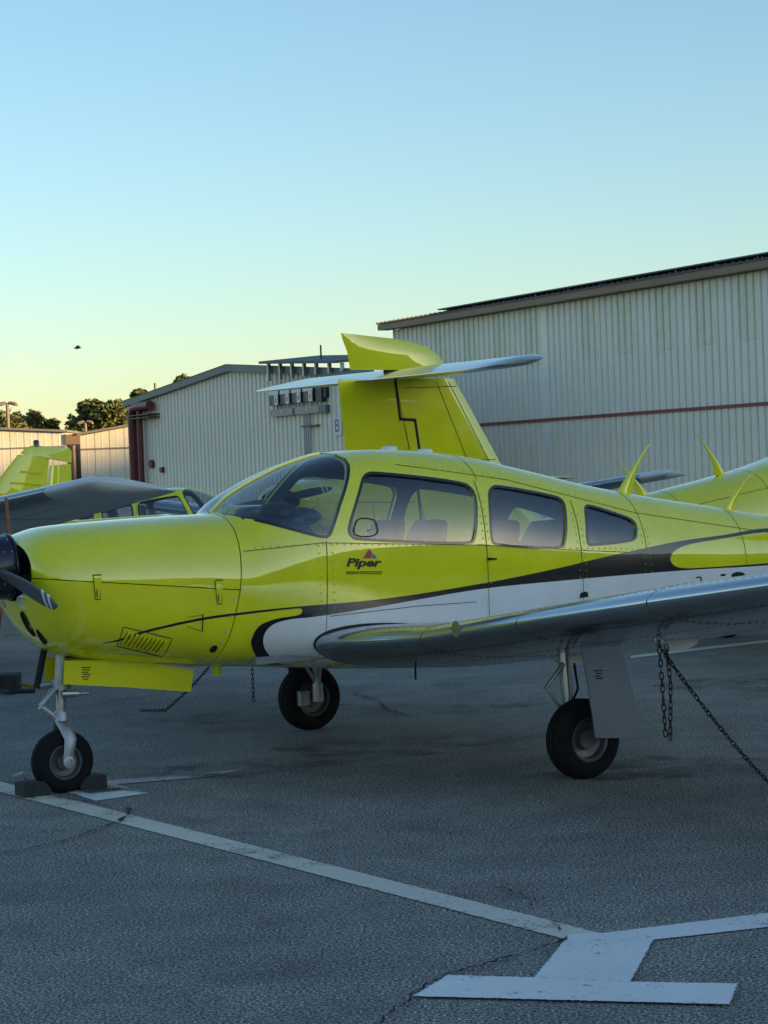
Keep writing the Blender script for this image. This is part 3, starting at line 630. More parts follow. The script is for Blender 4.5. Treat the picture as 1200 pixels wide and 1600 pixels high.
        foil('rudder_cap',[((5.90,0,2.12),(6.69,0,1.965),.05),((5.97,0,2.19),(6.70,0,2.14),.04),((6.08,0,2.23),(6.66,0,2.19),.01)],'yellow',root,(0,1,0))
        MB().lathe([(.035,2.22),(.035,2.29),(.02,2.31),(.0,2.312)],'z',(6.15,0,0),12).build('beacon','navred',root,True,40)
        for o in set(root.children)-k0: o.data.transform(Matrix.Translation((0,0,1.05))@Matrix.Scale(.76,4,(0,0,1))@Matrix.Translation((0,0,-1.05)))
        for s in (-1,1): foil('stabilator',[((5.95,s*.05,1.06),(6.75,s*.05,1.0),.08),((5.95,s*1.85,1.08),(6.72,s*1.85,1.02),.06),((6.02,s*1.93,1.075),(6.68,s*1.93,1.03),.02)],'yellow',root,(0,0,1))
    for o in set(root.children)-before: o.data.transform(Matrix.Translation((.72,0,-.03)))
    # --- cabin
    fl=MB().box((1.0,-.45,.66),(3.2,.45,.70)).build('cabin_floor','cabin',root)
    for x,top in ((1.78,1.40),(2.62,1.36)):
        for s in (-1,1):
            y=s*.25; st=empty('seat'); st.parent=root
            b=MB().box((x-.12,y-.21,.70),(x+.36,y+.21,.98)).build('seat_cushion','leather',st); bevel(b.data,.04,3); shade(b.data)
            rows=[]
            for i in range(8):
                u=i/7; zz=.92+(top-.92)*u; xx=x+.34+.17*u; hw=.215*(1-.25*max(0,u-.6)**1.5*2.2); hw*= 1 if u<1 else .9; th=.055*(1-.25*u)
                rows.append([(xx+th*math.copysign(abs(math.cos(t))**.6,math.cos(t)),y+hw*math.copysign(abs(math.sin(t))**.5,math.sin(t)),zz+.02*math.cos(t*2)*(u>.9)) for t in [k*math.pi/8 for k in range(16)]])
            MB().grid(rows,True,True).build('seat_back','leather',st,True,60)
    gs=[]
    for x,zt,zb,w in ((1.0,1.485,1.30,.36),(1.06,1.50,1.25,.40),(1.18,1.495,1.2,.43),(1.32,1.47,1.15,.455),(1.40,1.44,1.12,.46),(1.42,1.41,1.0,.46)):
        gs.append([(x,-w,zb),(x,-w,zt-.07),(x,-w*.86,zt-.02),(x,-w*.5,zt),(x,w*.5,zt),(x,w*.86,zt-.02),(x,w,zt-.07),(x,w,zb)])
    MB().grid(gs,True,True).build('glareshield','leather',root,True,50)
    # folded sun cover lying on the glareshield
    rows=[]; rr=random.Random(5)
    for i in range(14):
        u=i/13; y=-.36+.62*u; r=(.062+.02*math.sin(7*u)+.012*rr.random())*(math.sin(math.pi*min(1,u*.98+.02))**.35)
        rows.append([(1.27+.05*math.sin(3*u)+1.5*r*math.cos(t),y,1.50+r*.8*math.sin(t)) for t in [k*math.pi/7 for k in range(14)]])
    MB().grid(rows,True,True).build('sun_cover','leather',root,True,60)
    for s in (-1,1):
        MB().tube([(1.42,s*.25,1.22),(1.56,s*.25,1.22)],.014,8).build('control_column','dark',root,True)
        MB().tube([(1.56,s*.25-.13,1.30),(1.56,s*.25-.12,1.22),(1.56,s*.25,1.20),(1.56,s*.25+.12,1.22),(1.56,s*.25+.13,1.30)],.014,8).build('control_yoke','dark',root,True)
    # storm window ring in the pilot's window
    q=chaikin([(1.60,1.350),(1.625,1.425),(1.655,1.455),(1.74,1.448),(1.765,1.425),(1.768,1.345)],2)
    if detail: ribbon('storm_window_frame',q+[q[0]],.007,'dark',root,-1,-.001)
    MB().tube([(1.70,-surf_y(1.70,1.38)+.012,1.38),(1.755,-surf_y(1.755,1.38)+.02,1.385)],.006,6).build('storm_window_latch','dark',root,True)
    return root
# ---------------------------------------------------------------- ground
def asphalt():
    m=mat('asphalt',(.07,.07,.07),.85); c=N(m,'ShaderNodeTexCoord').outputs['Object']
    big=noise(m,.35,5,.6,vec=c); mid=noise(m,2.6,5,.7,vec=c); fine=noise(m,88,2,.65,vec=c)
    v=N(m,'ShaderNodeTexVoronoi'); v.inputs['Scale'].default_value=150; L(m,c,v.inputs['Vector'])
    a=ramp(m,big.outputs[0],[(.28,(.150,.143,.134)),(.72,(.25,.238,.222))]); b=ramp(m,mid.outputs[0],[(.3,(.74,.74,.74)),(.7,(1.15,1.15,1.15))])
    col=mix(m,1.0,a.outputs[0],b.outputs[0],'MULTIPLY')
    f=ramp(m,fine.outputs[0],[(.33,(.10,.10,.11)),(.5,(.85,.85,.85)),(.64,(2.7,2.66,2.55))]); col=mix(m,1.0,col,f.outputs[0],'MULTIPLY')
    vv=ramp(m,v.outputs['Color'],[(.0,(.55,.55,.55)),(1.0,(1.5,1.48,1.42))]); col=mix(m,1.0,col,vv.outputs[0],'MULTIPLY')
    # oil stains where aircraft stand
    st=noise(m,.9,4,.6,vec=c); s=ramp(m,st.outputs[0],[(.58,(1,1,1)),(.72,(.72,.72,.73))]); col=mix(m,1.0,col,s.outputs[0],'MULTIPLY')
    L(m,col,bsdf(m).inputs['Base Color']); bsdf(m).inputs['Specular IOR Level'].default_value=.35
    bump(m,fine.outputs[0],.3,.005); return m
M['asphalt']=asphalt()
def paintmat(name,col,wear):
    m=mat(name,col,.7); c=N(m,'ShaderNodeTexCoord').outputs['Object']
    n=noise(m,55,4,.8,vec=c); n2=noise(m,3.2,5,.7,vec=c)
    ad=N(m,'ShaderNodeMath',operation='ADD'); L(m,n.outputs[0],ad.inputs[0]); L(m,n2.outputs[0],ad.inputs[1])
    w=ramp(m,ad.outputs[0],[(wear,(0,0,0)),(wear+.12,(1,1,1))])
    v=ramp(m,noise(m,1.3,4,.6,vec=c).outputs[0],[(.3,tuple(x*.86 for x in col)),(.7,col)])
    L(m,mix(m,w.outputs[0],(.13,.125,.12),v.outputs[0]),bsdf(m).inputs['Base Color']); bump(m,n.outputs[0],.35,.005); return m
M['linepaint']=paintmat('line_paint_aged',(.72,.66,.55),.80); M['linewhite']=paintmat('line_paint_white',(.82,.81,.79),.74); M['linefaded']=paintmat('line_paint_faded',(.5,.5,.5),.93)
def sheet(name,poly,z,m,label=None):
    rr=random.Random(int(abs(poly[0][0])*1000)); q=[]
    for a,b in zip(poly,poly[1:]+poly[:1]):
        k=max(1,min(900,int(math.hypot(b[0]-a[0],b[1]-a[1])/.007)))
        q+=[(a[0]+(b[0]-a[0])*i/k+(rr.gauss(0,.0021) if i else 0),a[1]+(b[1]-a[1])*i/k+(rr.gauss(0,.0021) if i else 0)) for i in range(k)]
    return struct(MB().add([(x,y,z) for x,y in q],[tuple(range(len(q)))]).build(name,m))
g_=MB(); R_=1600
g_.add([(-R_,-R_,0),(R_,-R_,0),(R_,R_,0),(-R_,R_,0)],[(0,1,2,3)]); struct(g_.build('ground','asphalt'))
def ext(a,b,k): return (a[0]+(b[0]-a[0])*k,a[1]+(b[1]-a[1])*k)
u0,u1=(.733,7.874),(-2.28,12.574); l0,l1=(.588,7.812),(-2.206,12.149)
sheet('parking_line',[u0,ext(u0,u1,1.9),ext(l0,l1,2.02),l0,(.616,7.872)],.004,'linepaint')
sheet('parking_line',[(.733,7.874),(.906,7.735),ext((.906,7.735),(1.338,7.877),6),ext((.733,7.874),(1.381,8.122),4.2)],.005,'linewhite')
sheet('parking_mark',[(.616,7.868),(.443,7.219),(.75,7.107),(.904,7.733),(.735,7.862)],.008,'linewhite'); sheet('parking_mark',[(.035,7.017),(.157,7.293),(.443,7.214),(.75,7.102),(1.088,7.026),(1.02,6.757)],.0085,'linewhite')
sheet('faded_mark',[(-1.815,12.05),(-1.73,12.028),(-1.676,11.942),(-1.502,12.019),(-1.342,11.882),(-1.605,11.667)],.004,'linewhite'); sheet('faded_mark',[(-1.815,12.055),(-1.70,12.23),(-1.578,12.287),(-1.342,11.887),(-1.50,12.024),(-1.533,12.125),(-1.73,12.033)],.0045,'linefaded')
sheet('faded_mark',[(-1.704,12.42),(-1.17,12.597),(-.88,12.709),(-1.047,12.457),(-1.646,12.254)],.004,'linefaded')
sheet('parking_line',[(2.115,19.085),(2.144,19.341),(6.5,22.9),(6.5,22.6)],.004,'linepaint')
sheet('parking_line',[(-12,24.0),(-3.9,25.1),(1.5,25.9),(1.5,26.0),(-3.9,25.22),(-12,24.1)],.004,'linefaded')
def stainmat():
    m=mat('oil_stain',(.03,.027,.022),.6); t=N(m,'ShaderNodeBsdfTransparent'); x=N(m,'ShaderNodeMixShader'); c=N(m,'ShaderNodeTexCoord').outputs['Object']
    r=ramp(m,noise(m,3.5,5,.7,vec=c).outputs[0],[(.45,(0,0,0)),(.66,(.55,.55,.55))]); L(m,r.outputs[0],x.inputs[0]); L(m,t.outputs[0],x.inputs[1]); L(m,bsdf(m).outputs[0],x.inputs[2]); L(m,x.outputs[0],m.node_tree.nodes['Material Output'].inputs[0]); return m
M['oil']=stainmat()
for cx,cy,rx,ry,sd in ((-.95,12.75,.62,.42,1),(.1,13.6,.9,.5,2),(1.6,12.1,.7,.45,3),(-.4,15.6,1.2,.5,4),(3.2,16.5,1.2,.8,5)):
    rr=random.Random(sd); ph=[rr.uniform(0,6) for _ in range(3)]
    sheet('oil_stain',[(cx+rx*math.cos(t)*(1+.2*math.sin(2*t+ph[0])+.12*math.sin(5*t+ph[1])),cy+ry*math.sin(t)*(1+.2*math.sin(3*t+ph[2]))) for t in [k*math.pi/20 for k in range(40)]],.0062+.0003*sd,'oil')
M['tar']=mat('crack_dark',(.010,.010,.011),.95)
def crack(pts,w,seed):
    rnd=random.Random(seed); fine=[]
    for a,b in zip(pts,pts[1:]):
        k=max(2,int(math.hypot(b[0]-a[0],b[1]-a[1])/.025)); fine+=[(a[0]+(b[0]-a[0])*i/k+rnd.gauss(0,.007),a[1]+(b[1]-a[1])*i/k+rnd.gauss(0,.012)) for i in range(k)]
    mb=MB(); A_,B_=[],[]
    for i in range(len(fine)-1):
        dx,dy=fine[i+1][0]-fine[i][0],fine[i+1][1]-fine[i][1]; l=math.hypot(dx,dy) or 1; q=w*1.15*max(.15,rnd.gauss(.8,.5))
        A_.append((fine[i][0]-dy/l*q,fine[i][1]+dx/l*q*1.4,.0115)); B_.append((fine[i][0]+dy/l*q,fine[i][1]-dx/l*q*1.4,.0115))
    struct(mb.grid([A_,B_]).build('pavement_crack','tar'))
crack([(-2.9,9.6),(-1.895,10.044),(-1.842,10.084),(-1.683,10.205),(-1.562,10.411),(-1.437,10.76),(-1.375,10.905)],.006,1); crack([(-1.39,10.87),(-1.364,11.086),(-1.37,11.25),(-1.394,11.42)],.010,2)
crack([(-2.059,12.26),(-1.995,11.951),(-1.94,11.75)],.007,3); crack([(.60,7.78),(.435,7.587),(.294,7.452),(.157,7.293),(.079,7.141),(.024,7.018),(-.018,6.84),(-.059,6.734),(-.098,6.555),(-.3,6.1)],.005,4)
crack([(.38,8.85),(.457,8.712),(.532,8.502),(.502,8.32)],.003,5); crack([(.571,8.129),(.581,8.012),(.602,7.875)],.003,6); crack([(-1.974,12.042),(-1.79,11.759),(-1.631,11.605),(-1.45,11.32)],.004,7); crack([(-.3,16.9),(-.101,16.314),(-.03,15.626),(.125,15.162)],.008,8)

# ---------------------------------------------------------------- hangars
M['wallgrey']=vary(mat('corrugated_grey',(.90,.82,.69),.5),(.90,.82,.69),.10,.6)
M['wallgrey2']=vary(mat('corrugated_grey_upper',(.89,.83,.72),.5),(.89,.83,.72),.08,.6)
M['wallbeige']=vary(mat('corrugated_warm_grey',(.90,.82,.68),.5),(.90,.82,.68),.10,.5)
M['transl']=vary(mat('translucent_panel_green',(.82,.81,.64),.45),(.82,.81,.64),.12,1.2)
M['fascia']=vary(mat('fascia_brown',(.26,.175,.11),.6),(.26,.175,.11),.15,.8)
M['redtrim']=mat('trim_dark_red',(.27,.06,.055),.6); M['teal']=vary(mat('fascia_teal',(.08,.14,.15),.5),(.08,.14,.15),.15,.8)
M['redpipe']=vary(mat('pipe_maroon',(.15,.025,.03),.45),(.15,.025,.03),.2,2)
M['roofdark']=mat('roof_dark',(.09,.095,.10),.6); M['metalgrey']=mat('galvanised',(.40,.41,.42),.45,.6); M['boxgrey']=mat('enclosure_grey',(.33,.31,.30),.5); M['boxwhite']=mat('enclosure_white',(.70,.70,.70),.45)
M['boxblack']=mat('enclosure_black',(.02,.02,.022),.5); M['stick']=mat('warning_sticker_orange',(.75,.22,.08),.5); M['signwhite']=mat('sign_white',(.68,.69,.70),.5)
E_A=math.atan2(-.8853,.465)
def sheet_profile(w,nr=3):
    p=w/nr; pts=[]
    for k in range(nr):
        x=k*p; pts+=[(x,0),(x+.016,-.042),(x+.046,-.042),(x+.062,0),(x+.064,.042),(x+.098,.042),(x+.100,0),(x+p*.45,0),(x+p*.47,-.007),(x+p*.52,-.007),(x+p*.54,0),(x+p*.72,0),(x+p*.74,-.007),(x+p*.79,-.007),(x+p*.81,0)]  # groove beside each rib added to catch shade as a dark line
    return pts+[(w,0)]
def panel_mesh(w,zb,zt,m,zt2=None,nr=3):
    zt2=zt if zt2 is None else zt2; pr=sheet_profile(w,nr) if nr else [(0,.03),(.02,.03),(.022,0),(w*.45,0),(w*.47,-.006),(w*.53,-.006),(w*.55,0),(w-.022,0),(w-.02,.03),(w,.03)]
    return MB().grid([[(x,y,zb) for x,y in pr],[(x,y,zt+(zt2-zt)*x/w) for x,y in pr]]).mesh('wall_panel',m)
PW=.965
# big hangar on the right
hA=empty('hangar',(.57,76.,0),E_A); tag(hA,'tall grey corrugated hangar on the right with brown eave and red belt line','hangar')
LEN=46; nP=int(LEN/PW)
mlow=panel_mesh(PW,0,3.14,'wallgrey'); mfull=panel_mesh(PW,3.22,6.70,'wallgrey2'); mshort=panel_mesh(PW,3.22,4.915,'wallgrey2'); mtr=panel_mesh(PW,4.925,6.70,'transl')
tr={3,5,7,9,12,14,16,18,20,22,24,27,29,31}
for k in range(nP):
    for me,nm in [(mlow,'wall_panel')]+([(mshort,'wall_panel'),(mtr,'skylight_panel')] if k in tr else [(mfull,'wall_panel')]):
        o=link(nm,me,hA); o.location=(.02+k*PW+(.0 if k<10 else .35),0,0)
MB().box((0,.05,0),(LEN+1,.2,6.72)).build('wall_backing','wallgrey',hA); MB().box((-.03,-.02,0),(.03,.06,6.72)).build('corner_trim','redtrim',hA); MB().box((10*PW+.02,-.004,0),(10*PW+.38,.04,6.70)).build('wall_panel','wallgrey2',hA)
MB().box((0,-.055,3.14),(LEN+1,.03,3.235)).build('belt_trim','redtrim',hA)
bx=MB().box((-.40,-.42,6.72),(LEN+1,.0,6.92)).build('fascia','fascia',hA)
MB().add([(-.40,-.46,6.925),(LEN+1,-.46,6.925),(LEN+1,4,7.3),(-.40,4,7.3),(-.40,7.6,6.9),(LEN+1,7.6,6.9)]+[(-.40,-.46,6.965),(LEN+1,-.46,6.965),(LEN+1,4,7.34),(-.40,4,7.34),(-.40,7.6,6.94),(LEN+1,7.6,6.94)],[(0,1,2,3),(3,2,5,4),(9,8,7,6),(10,11,8,9),(0,6,7,1),(0,3,9,6),(3,4,10,9)]).build('roof','roofdark',hA)
MB().add([(0.04,.2,0),(0.04,7.4,0),(.04,7.4,6.9),(.04,4,7.28),(.04,.2,6.9)],[(0,1,2,3,4)]).build('end_wall','wallgrey',hA); MB().add([(0,7.5,0),(LEN,7.5,0),(LEN,7.5,6.9),(0,7.5,6.9)],[(0,1,2,3)]).build('back_wall','wallgrey',hA); MB().add([(LEN+.9,.2,0),(LEN+.9,7.4,0),(LEN+.9,7.4,6.9),(LEN+.9,4,7.28),(LEN+.9,.2,6.9)],[(0,1,2,3,4)]).build('end_wall','wallgrey',hA)
rb=MB()
for k in range(int((LEN+.6)/.32)): rb.box((-.36+k*.32,-.50,6.967),(-.30+k*.32,.6,7.0))
r=rb.build('roof_ribs','roofdark',hA); r['kind']='stuff'
for k in range(23):
    x=4.1+k*1.85
    if x+1.8<LEN: MB().box((x,-.52,7.055),(x+1.83,1.2,7.095)).build('solar_panel','roofdark',hA); MB().box((x+.2,-.3,6.97),(x+.26,1.0,7.055)).build('panel_bracket','metalgrey',hA)
MB().box((4.0,.7,6.98),(LEN-2,.78,7.05)).build('panel_rail','roofdark',hA)
# gable ended hangar in the middle
hB=empty('hangar',(-9.24,81.,0),E_A); tag(hB,'low gable hangar with teal roof edge, maroon pipes and sign B on its wall','hangar')
WB=19.2; RU=9.4
def zB(u): return 4.62+(5.36-4.62)*(u/RU if u<RU else (WB-u)/(WB-RU))
nB=20; pw=WB/nB
for k in range(nB):
    a,b=k*pw,(k+1)*pw; me=panel_mesh(pw,0,zB(a),'wallbeige',zB(b)); o=link('wall_panel',me,hB); o.location=(a,0,0)
MB().add([(0,.06,0),(WB,.06,0),(WB,.06,zB(WB)),(RU,.06,zB(RU)),(0,.06,zB(0))],[(0,1,2,3,4)]).build('wall_backing','wallbeige',hB)
def rake(u0,u1,n):
    z0,z1=zB(max(0,u0))+(u0<0)*u0*.0785,zB(min(WB,u1))-(u1>WB)*(u1-WB)*.0785
    return MB().add([(u0,-.22,z0-.04),(u1,-.22,z1-.04),(u1,-.22,z1+.19),(u0,-.22,z0+.19),(u0,.02,z0-.04),(u1,.02,z1-.04),(u1,.02,z1+.19),(u0,.02,z0+.19)],[(0,1,2,3),(4,7,6,5),(0,4,5,1),(3,2,6,7),(0,3,7,4),(1,5,6,2)]).build(n,'teal',hB)
rake(-.35,RU,'rake_trim'); rake(RU,WB+.35,'rake_trim')
MB().add([(-.4,-.25,4.78),(RU,-.25,5.56),(WB+.4,-.25,4.78),(-.4-4.4,2.1,4.78),(RU-4.4,2.1,5.56),(WB+.4-4.4,2.1,4.78)],[(0,1,4,3),(1,2,5,4)]).build('roof','metalgrey',hB)
for u in (0.0,WB): MB().add([(u,.02,0),(u-4.4,2.3,0),(u-4.4,2.3,4.7),(u,.02,4.7)],[(0,1,2,3)]).build('side_wall','wallbeige',hB)
MB().tube([(.80,-.30,0),(.80,-.30,4.05),(.83,-.30,4.25),(.93,-.30,4.40),(1.1,-.30,4.47),(1.6,-.30,4.5),(2.62,-.30,4.5)],.17,14).build('fire_main','redpipe',hB,True); MB().tube([(1.42,-.26,0),(1.42,-.26,4.40)],.11,12).build('fire_main','redpipe',hB,True)
for z in (4.16,4.05): MB().box((.45,-.45,z),(2.8,-.02,z+.04)).build('pipe_bracket','boxblack',hB)
MB().lathe([(.16,-.12),(.16,.0),(.05,.0)],'y',(2.0,-.03,2.38),14).build('hose_valve','redpipe',hB,True); MB().box((2.85,-.14,2.05),(3.05,-.01,2.25)).build('alarm_box','redpipe',hB)
def on(o,loc): o.location=loc; return o
for k in range(5):
    u=12.72+.83*k; iv=empty('inverter'); iv.parent=hB; iv.location=(u,-.05,0)
    if k==4:
        MB().box((0,-.16,3.98),(.42,.0,4.62)).build('case','boxblack',iv); MB().box((.42,-.12,4.10),(.62,0,4.55)).build('heat_sink','boxblack',iv); MB().box((.06,-.165,4.42),(.26,-.16,4.5)).build('label','boxwhite',iv); continue
    MB().box((0,-.18,4.02),(.70,.0,4.64)).build('case','boxblack',iv); MB().box((-.01,-.195,4.34),(.69,-.18,4.65)).build('cover','boxwhite',iv)
    MB().add([(.10,-.187,4.31),(.40,-.187,4.31),(.36,-.187,4.02),(.22,-.187,4.02)],[(0,1,2,3)]).build('vent_plate','redpipe',iv); MB().box((.43,-.21,4.02),(.66,-.18,4.33)).build('disconnect_switch','boxwhite',iv)
    MB().box((.51,-.216,4.10),(.57,-.21,4.24)).build('switch_handle','redpipe',iv); MB().box((.05,-.199,4.46),(.10,-.195,4.52)).build('sticker','stick',iv)
    for q in (.12,.35,.57): MB().tube([(q,-.08,4.02),(q,-.08,3.86)],.022,6).build('conduit','metalgrey',iv,True)
for u0,u1 in ((12.68,14.32),(14.50,16.20)):
    w_=MB().box((u0,-.20,3.66),(u1,-.03,3.88)).build('wireway','boxgrey',hB)
    for q in (.30,.68):
        u=u0+(u1-u0)*q; MB().add([(u-.11,-.203,3.83),(u+.11,-.203,3.83),(u,-.203,3.70)],[(0,1,2)]).build('sticker','stick',w_)
    u=u0+(u1-u0)*.49; MB().box((u-.03,-.204,3.76),(u+.03,-.2,3.80)).build('sticker','boxwhite',w_)
MB().box((16.22,-.20,3.64),(16.68,-.03,3.88)).build('junction_box','teal',hB)
for k in range(4): MB().tube([(14.92+.13*k,-.10,3.68),(14.92+.13*k,-.10,0)],.03,8).build('conduit','metalgrey',hB,True)
for z in (3.25,2.2): MB().box((14.8,-.14,z),(15.9,-.03,z+.05)).build('conduit_strut','boxblack',hB)
sg=MB().box((16.90,-.06,2.92),(17.43,-.035,3.46)).build('letter_sign','signwhite',hB)
me=text_mesh('B',.5,0,.0); o=link('letter',me,sg); me.materials.clear(); me.materials.append(M['boxblack'])
xs=[v.co.x for v in me.vertices]; ys=[v.co.y for v in me.vertices]
for v in me.vertices: u,w=(v.co.x-min(xs))/(max(xs)-min(xs)),(v.co.y-min(ys))/(max(ys)-min(ys)); v.co=(17.02+.28*u,-.063,3.03+.38*w)
# solar canopy fixed to the gable
for u in (12.85,13.72,14.58,15.45,16.3,17.2,18.05): MB().box((u,-.34,4.80),(u+.09,-.24,5.37-.058*(u+.09-12.7))).build('canopy_post','metalgrey',hB)
MB().add([(12.7,-.55,5.44),(18.2,-.55,5.12),(18.2,1.6,5.30),(12.7,1.6,5.62)]+[(12.7,-.55,5.36),(18.2,-.55,5.04),(18.2,1.6,5.22),(12.7,1.6,5.54)],[(0,1,2,3),(7,6,5,4),(0,4,5,1),(1,5,6,2),(2,6,7,3),(3,7,4,0)]).build('canopy_panel','roofdark',hB)
MB().tube([(15.7,.2,5.3),(15.7,.2,5.75)],.03,6).build('vent_pipe','boxblack',hB)
# far sheds, upper halves in the last sun
M['shed']=vary(mat('shed_cream',(.74,.68,.55),.6),(.74,.68,.55),.12,.7)
M['shedroof']=mat('shed_roof_grey',(.20,.19,.18),.7)
def shed(x0,x1,y,z0,z1,label,roofname='roof'):
    h=empty('storage_shed',(x0,y,0)); tag(h,label,'shed'); w=x1-x0; n=max(1,round(w/.62)); p=w/n
    for k in range(n):
        za,zb=z0+(z1-z0)*k/n,z0+(z1-z0)*(k+1)/n; o=link('wall_panel',panel_mesh(p,0,za,'shed',zb,0),h); o.location=(k*p,0,0)
    MB().box((0,-.06,min(z0,z1)-.62),(w,-.01,min(z0,z1)-.56)).build('girt_trim','shedroof',h)
    MB().add([(0,.05,0),(w,.05,0),(w,.05,z1),(0,.05,z0)],[(0,1,2,3)]).build('wall_backing','shed',h)
    MB().add([(-.1,-.2,z0+.02),(w+.1,-.2,z1+.02),(w+.1,25,z1+.02),(-.1,25,z0+.02),(-.1,-.2,z0+.12),(w+.1,-.2,z1+.12),(w+.1,25,z1+.12),(-.1,25,z0+.12)],[(0,1,2,3),(7,6,5,4),(0,4,5,1),(1,5,6,2),(0,3,7,4)]).build(roofname,'shedroof',h)
    for u in (0,w): MB().add([(u,0,0),(u,25,0),(u,25,z0 if u==0 else z1),(u,0,z0 if u==0 else z1)],[(0,1,2,3)]).build('side_wall','shed',h)
    return h
shed(-26,-13.75,95,4.95,4.02,'cream metal shed at the far left edge, upper wall in sun')
shed(-13.15,-8.0,95,3.86,4.60,'cream metal shed beside the maroon pipes, upper wall in sun')
db=empty('downpipe_box',(-13.45,94.9,0)); tag(db,'small dark brown roof box between the two cream sheds','roof box'); MB().box((-.30,0,3.5),(.30,.5,3.95)).build('box','fascia',db); MB().tube([(0,.2,0),(0,.2,3.5)],.08,8).build('pipe','fascia',db,True)
# ---------------------------------------------------------------- lamps, poles, trees, hills
M['polebrown']=mat('pole_weathered',(.24,.17,.12),.7); M['bark']=vary(mat('bark',(.06,.045,.03),.9),(.06,.045,.03),.3,4)
def lamp(x,y,h,w,label):
    e=empty('street_lamp',(x,y,0)); tag(e,label,'street lamp','lamps behind the sheds')
    MB().tube([(0,0,0),(0,0,h)],[.13,.09],8).build('pole','polebrown',e,True)
    for s in (-1,1):
        MB().grid([[(s*a*w,.16*q*math.cos(t),h-.06+d+.10*q*math.sin(t)) for t in [k*math.pi/4 for k in range(8)]] for a,q,d in ((.05,.5,.06),(.15,1,.05),(.42,1.1,-.02),(.5,.5,-.06))],True,True).build('lamp_head','polebrown',e,True)
lamp(-20.35,119,6.35,1.15,'brown twin-headed lamp post rising behind the far left shed'); lamp(-16.95,125,5.35,.95,'shorter pinkish twin-headed lamp in front of the dark tree')
up_=empty('utility_pole',(-14.4,140,0)); tag(up_,'thin utility pole with crossarm peeping over the gable roof','utility pole'); MB().tube([(0,0,0),(0,0,8.1)],.09,6).build('pole','polebrown',up_,True); MB().box((-.55,-.05,7.35),(.55,.05,7.5)).build('crossarm','polebrown',up_)
def leafmat(name,c):
    m=mat(name,c,.65); n=noise(m,1.1,3,.6); r=ramp(m,n.outputs[0],[(.3,tuple(x*.55 for x in c)),(.7,tuple(x*1.3 for x in c))]); L(m,r.outputs[0],bsdf(m).inputs['Base Color']); return m
M['leaf']=leafmat('foliage_olive',(.17,.17,.045)); M['leaf2']=leafmat('foliage_dark',(.12,.14,.04))
def tree(x,y,blobs,m,label,n=2600,ls=.16,seed=1,h0=1.5):
    rnd=random.Random(seed); t=empty('tree',(x,y,0)); tag(t,label,'tree','trees behind the sheds'); tr_=MB(); c=MB()
    top=max(b[2] for b in blobs)
    tr_.tube([(0,0,0),(.1,0,h0),(0,.1,top*.8)],[.28,.2,.08],8)
    for (bx,by,bz,r) in blobs: tr_.tube([(0,0,h0*.8),(bx*.5,by*.5,(h0+bz)*.5),(bx,by,bz)],[.14,.09,.03],6)
    tr_.build('trunk','bark',t,True); tot=sum(b[3]**2 for b in blobs)
    for (bx,by,bz,r) in blobs:
        for k in range(int(n*r*r/tot)):
            d=Vector((rnd.gauss(0,1),rnd.gauss(0,1),rnd.gauss(0,1))).normalized(); q=r*(rnd.random()**.35)*(1+.22*math.sin(5*d.x+bx*3)*math.sin(6*d.z+bz))
            p=Vector((bx,by,bz))+Vector((d.x*q,d.y*q,d.z*q*.85)); a=Vector((rnd.gauss(0,1),rnd.gauss(0,1),rnd.gauss(0,.6))).normalized(); b=a.cross(Vector((rnd.gauss(0,1),rnd.gauss(0,1),rnd.gauss(0,1)))).normalized(); s=ls*rnd.uniform(.6,1.5)
            c.add([p-a*s,p+b*s*.6,p+a*s,p-b*s*.6],[(0,1,2,3)])
    o=c.build('crown',m,t); return t
rt=random.Random(11)
def blobs(w,z0,z1,n,sd):
    r=random.Random(sd); out=[]
    for k in range(n):
        u=(k+.5)/n*2-1; q=w*.34*r.uniform(.85,1.2); zt=z1-(abs(u)**2.2)*(z1-z0)*.35+r.uniform(-.45,.25); x=u*w*.85+r.uniform(-.15,.15)
        out+=[(x,r.uniform(-.9,.9),zt-q,q),(x*1.02,r.uniform(-.9,.9),zt-q*2.1,q*1.15),(x*.95,r.uniform(-.6,.6),zt-q*3.3,q*1.15)]
    return out
tree(-24.3,134,blobs(2.9,3,7.3,5,1),'leaf','olive-green tree at the far left edge behind the lamp post',9000,.15,1)
tree(-22.0,138,blobs(1.6,3,6.9,3,2),'leaf','small rounded olive tree just right of the tall lamp post',5200,.14,2)
tree(-17.4,136,blobs(2.3,3,7.2,5,3),'leaf2','dark spreading tree left of the maroon pipes behind the cream shed',9500,.15,3)
tree(-15.7,142,blobs(1.3,3,7.8,3,4),'leaf2','taller loose tree touching the corner of the gable hangar',5200,.14,4)
tree(-13.55,150,[(0,0,8.6,.55),(.5,0,8.5,.45),(-.4,0,8.3,.4),(.1,0,7.9,.5)],'leaf2','tuft of tree crown above the sloping teal roof edge',900,.15,5)
tree(-19.75,140,[(0,0,3.9,.5),(.2,0,4.5,.35),(.1,0,5.0,.22)],'leaf','thin pale sapling between the two olive tree groups',220,.13,6)
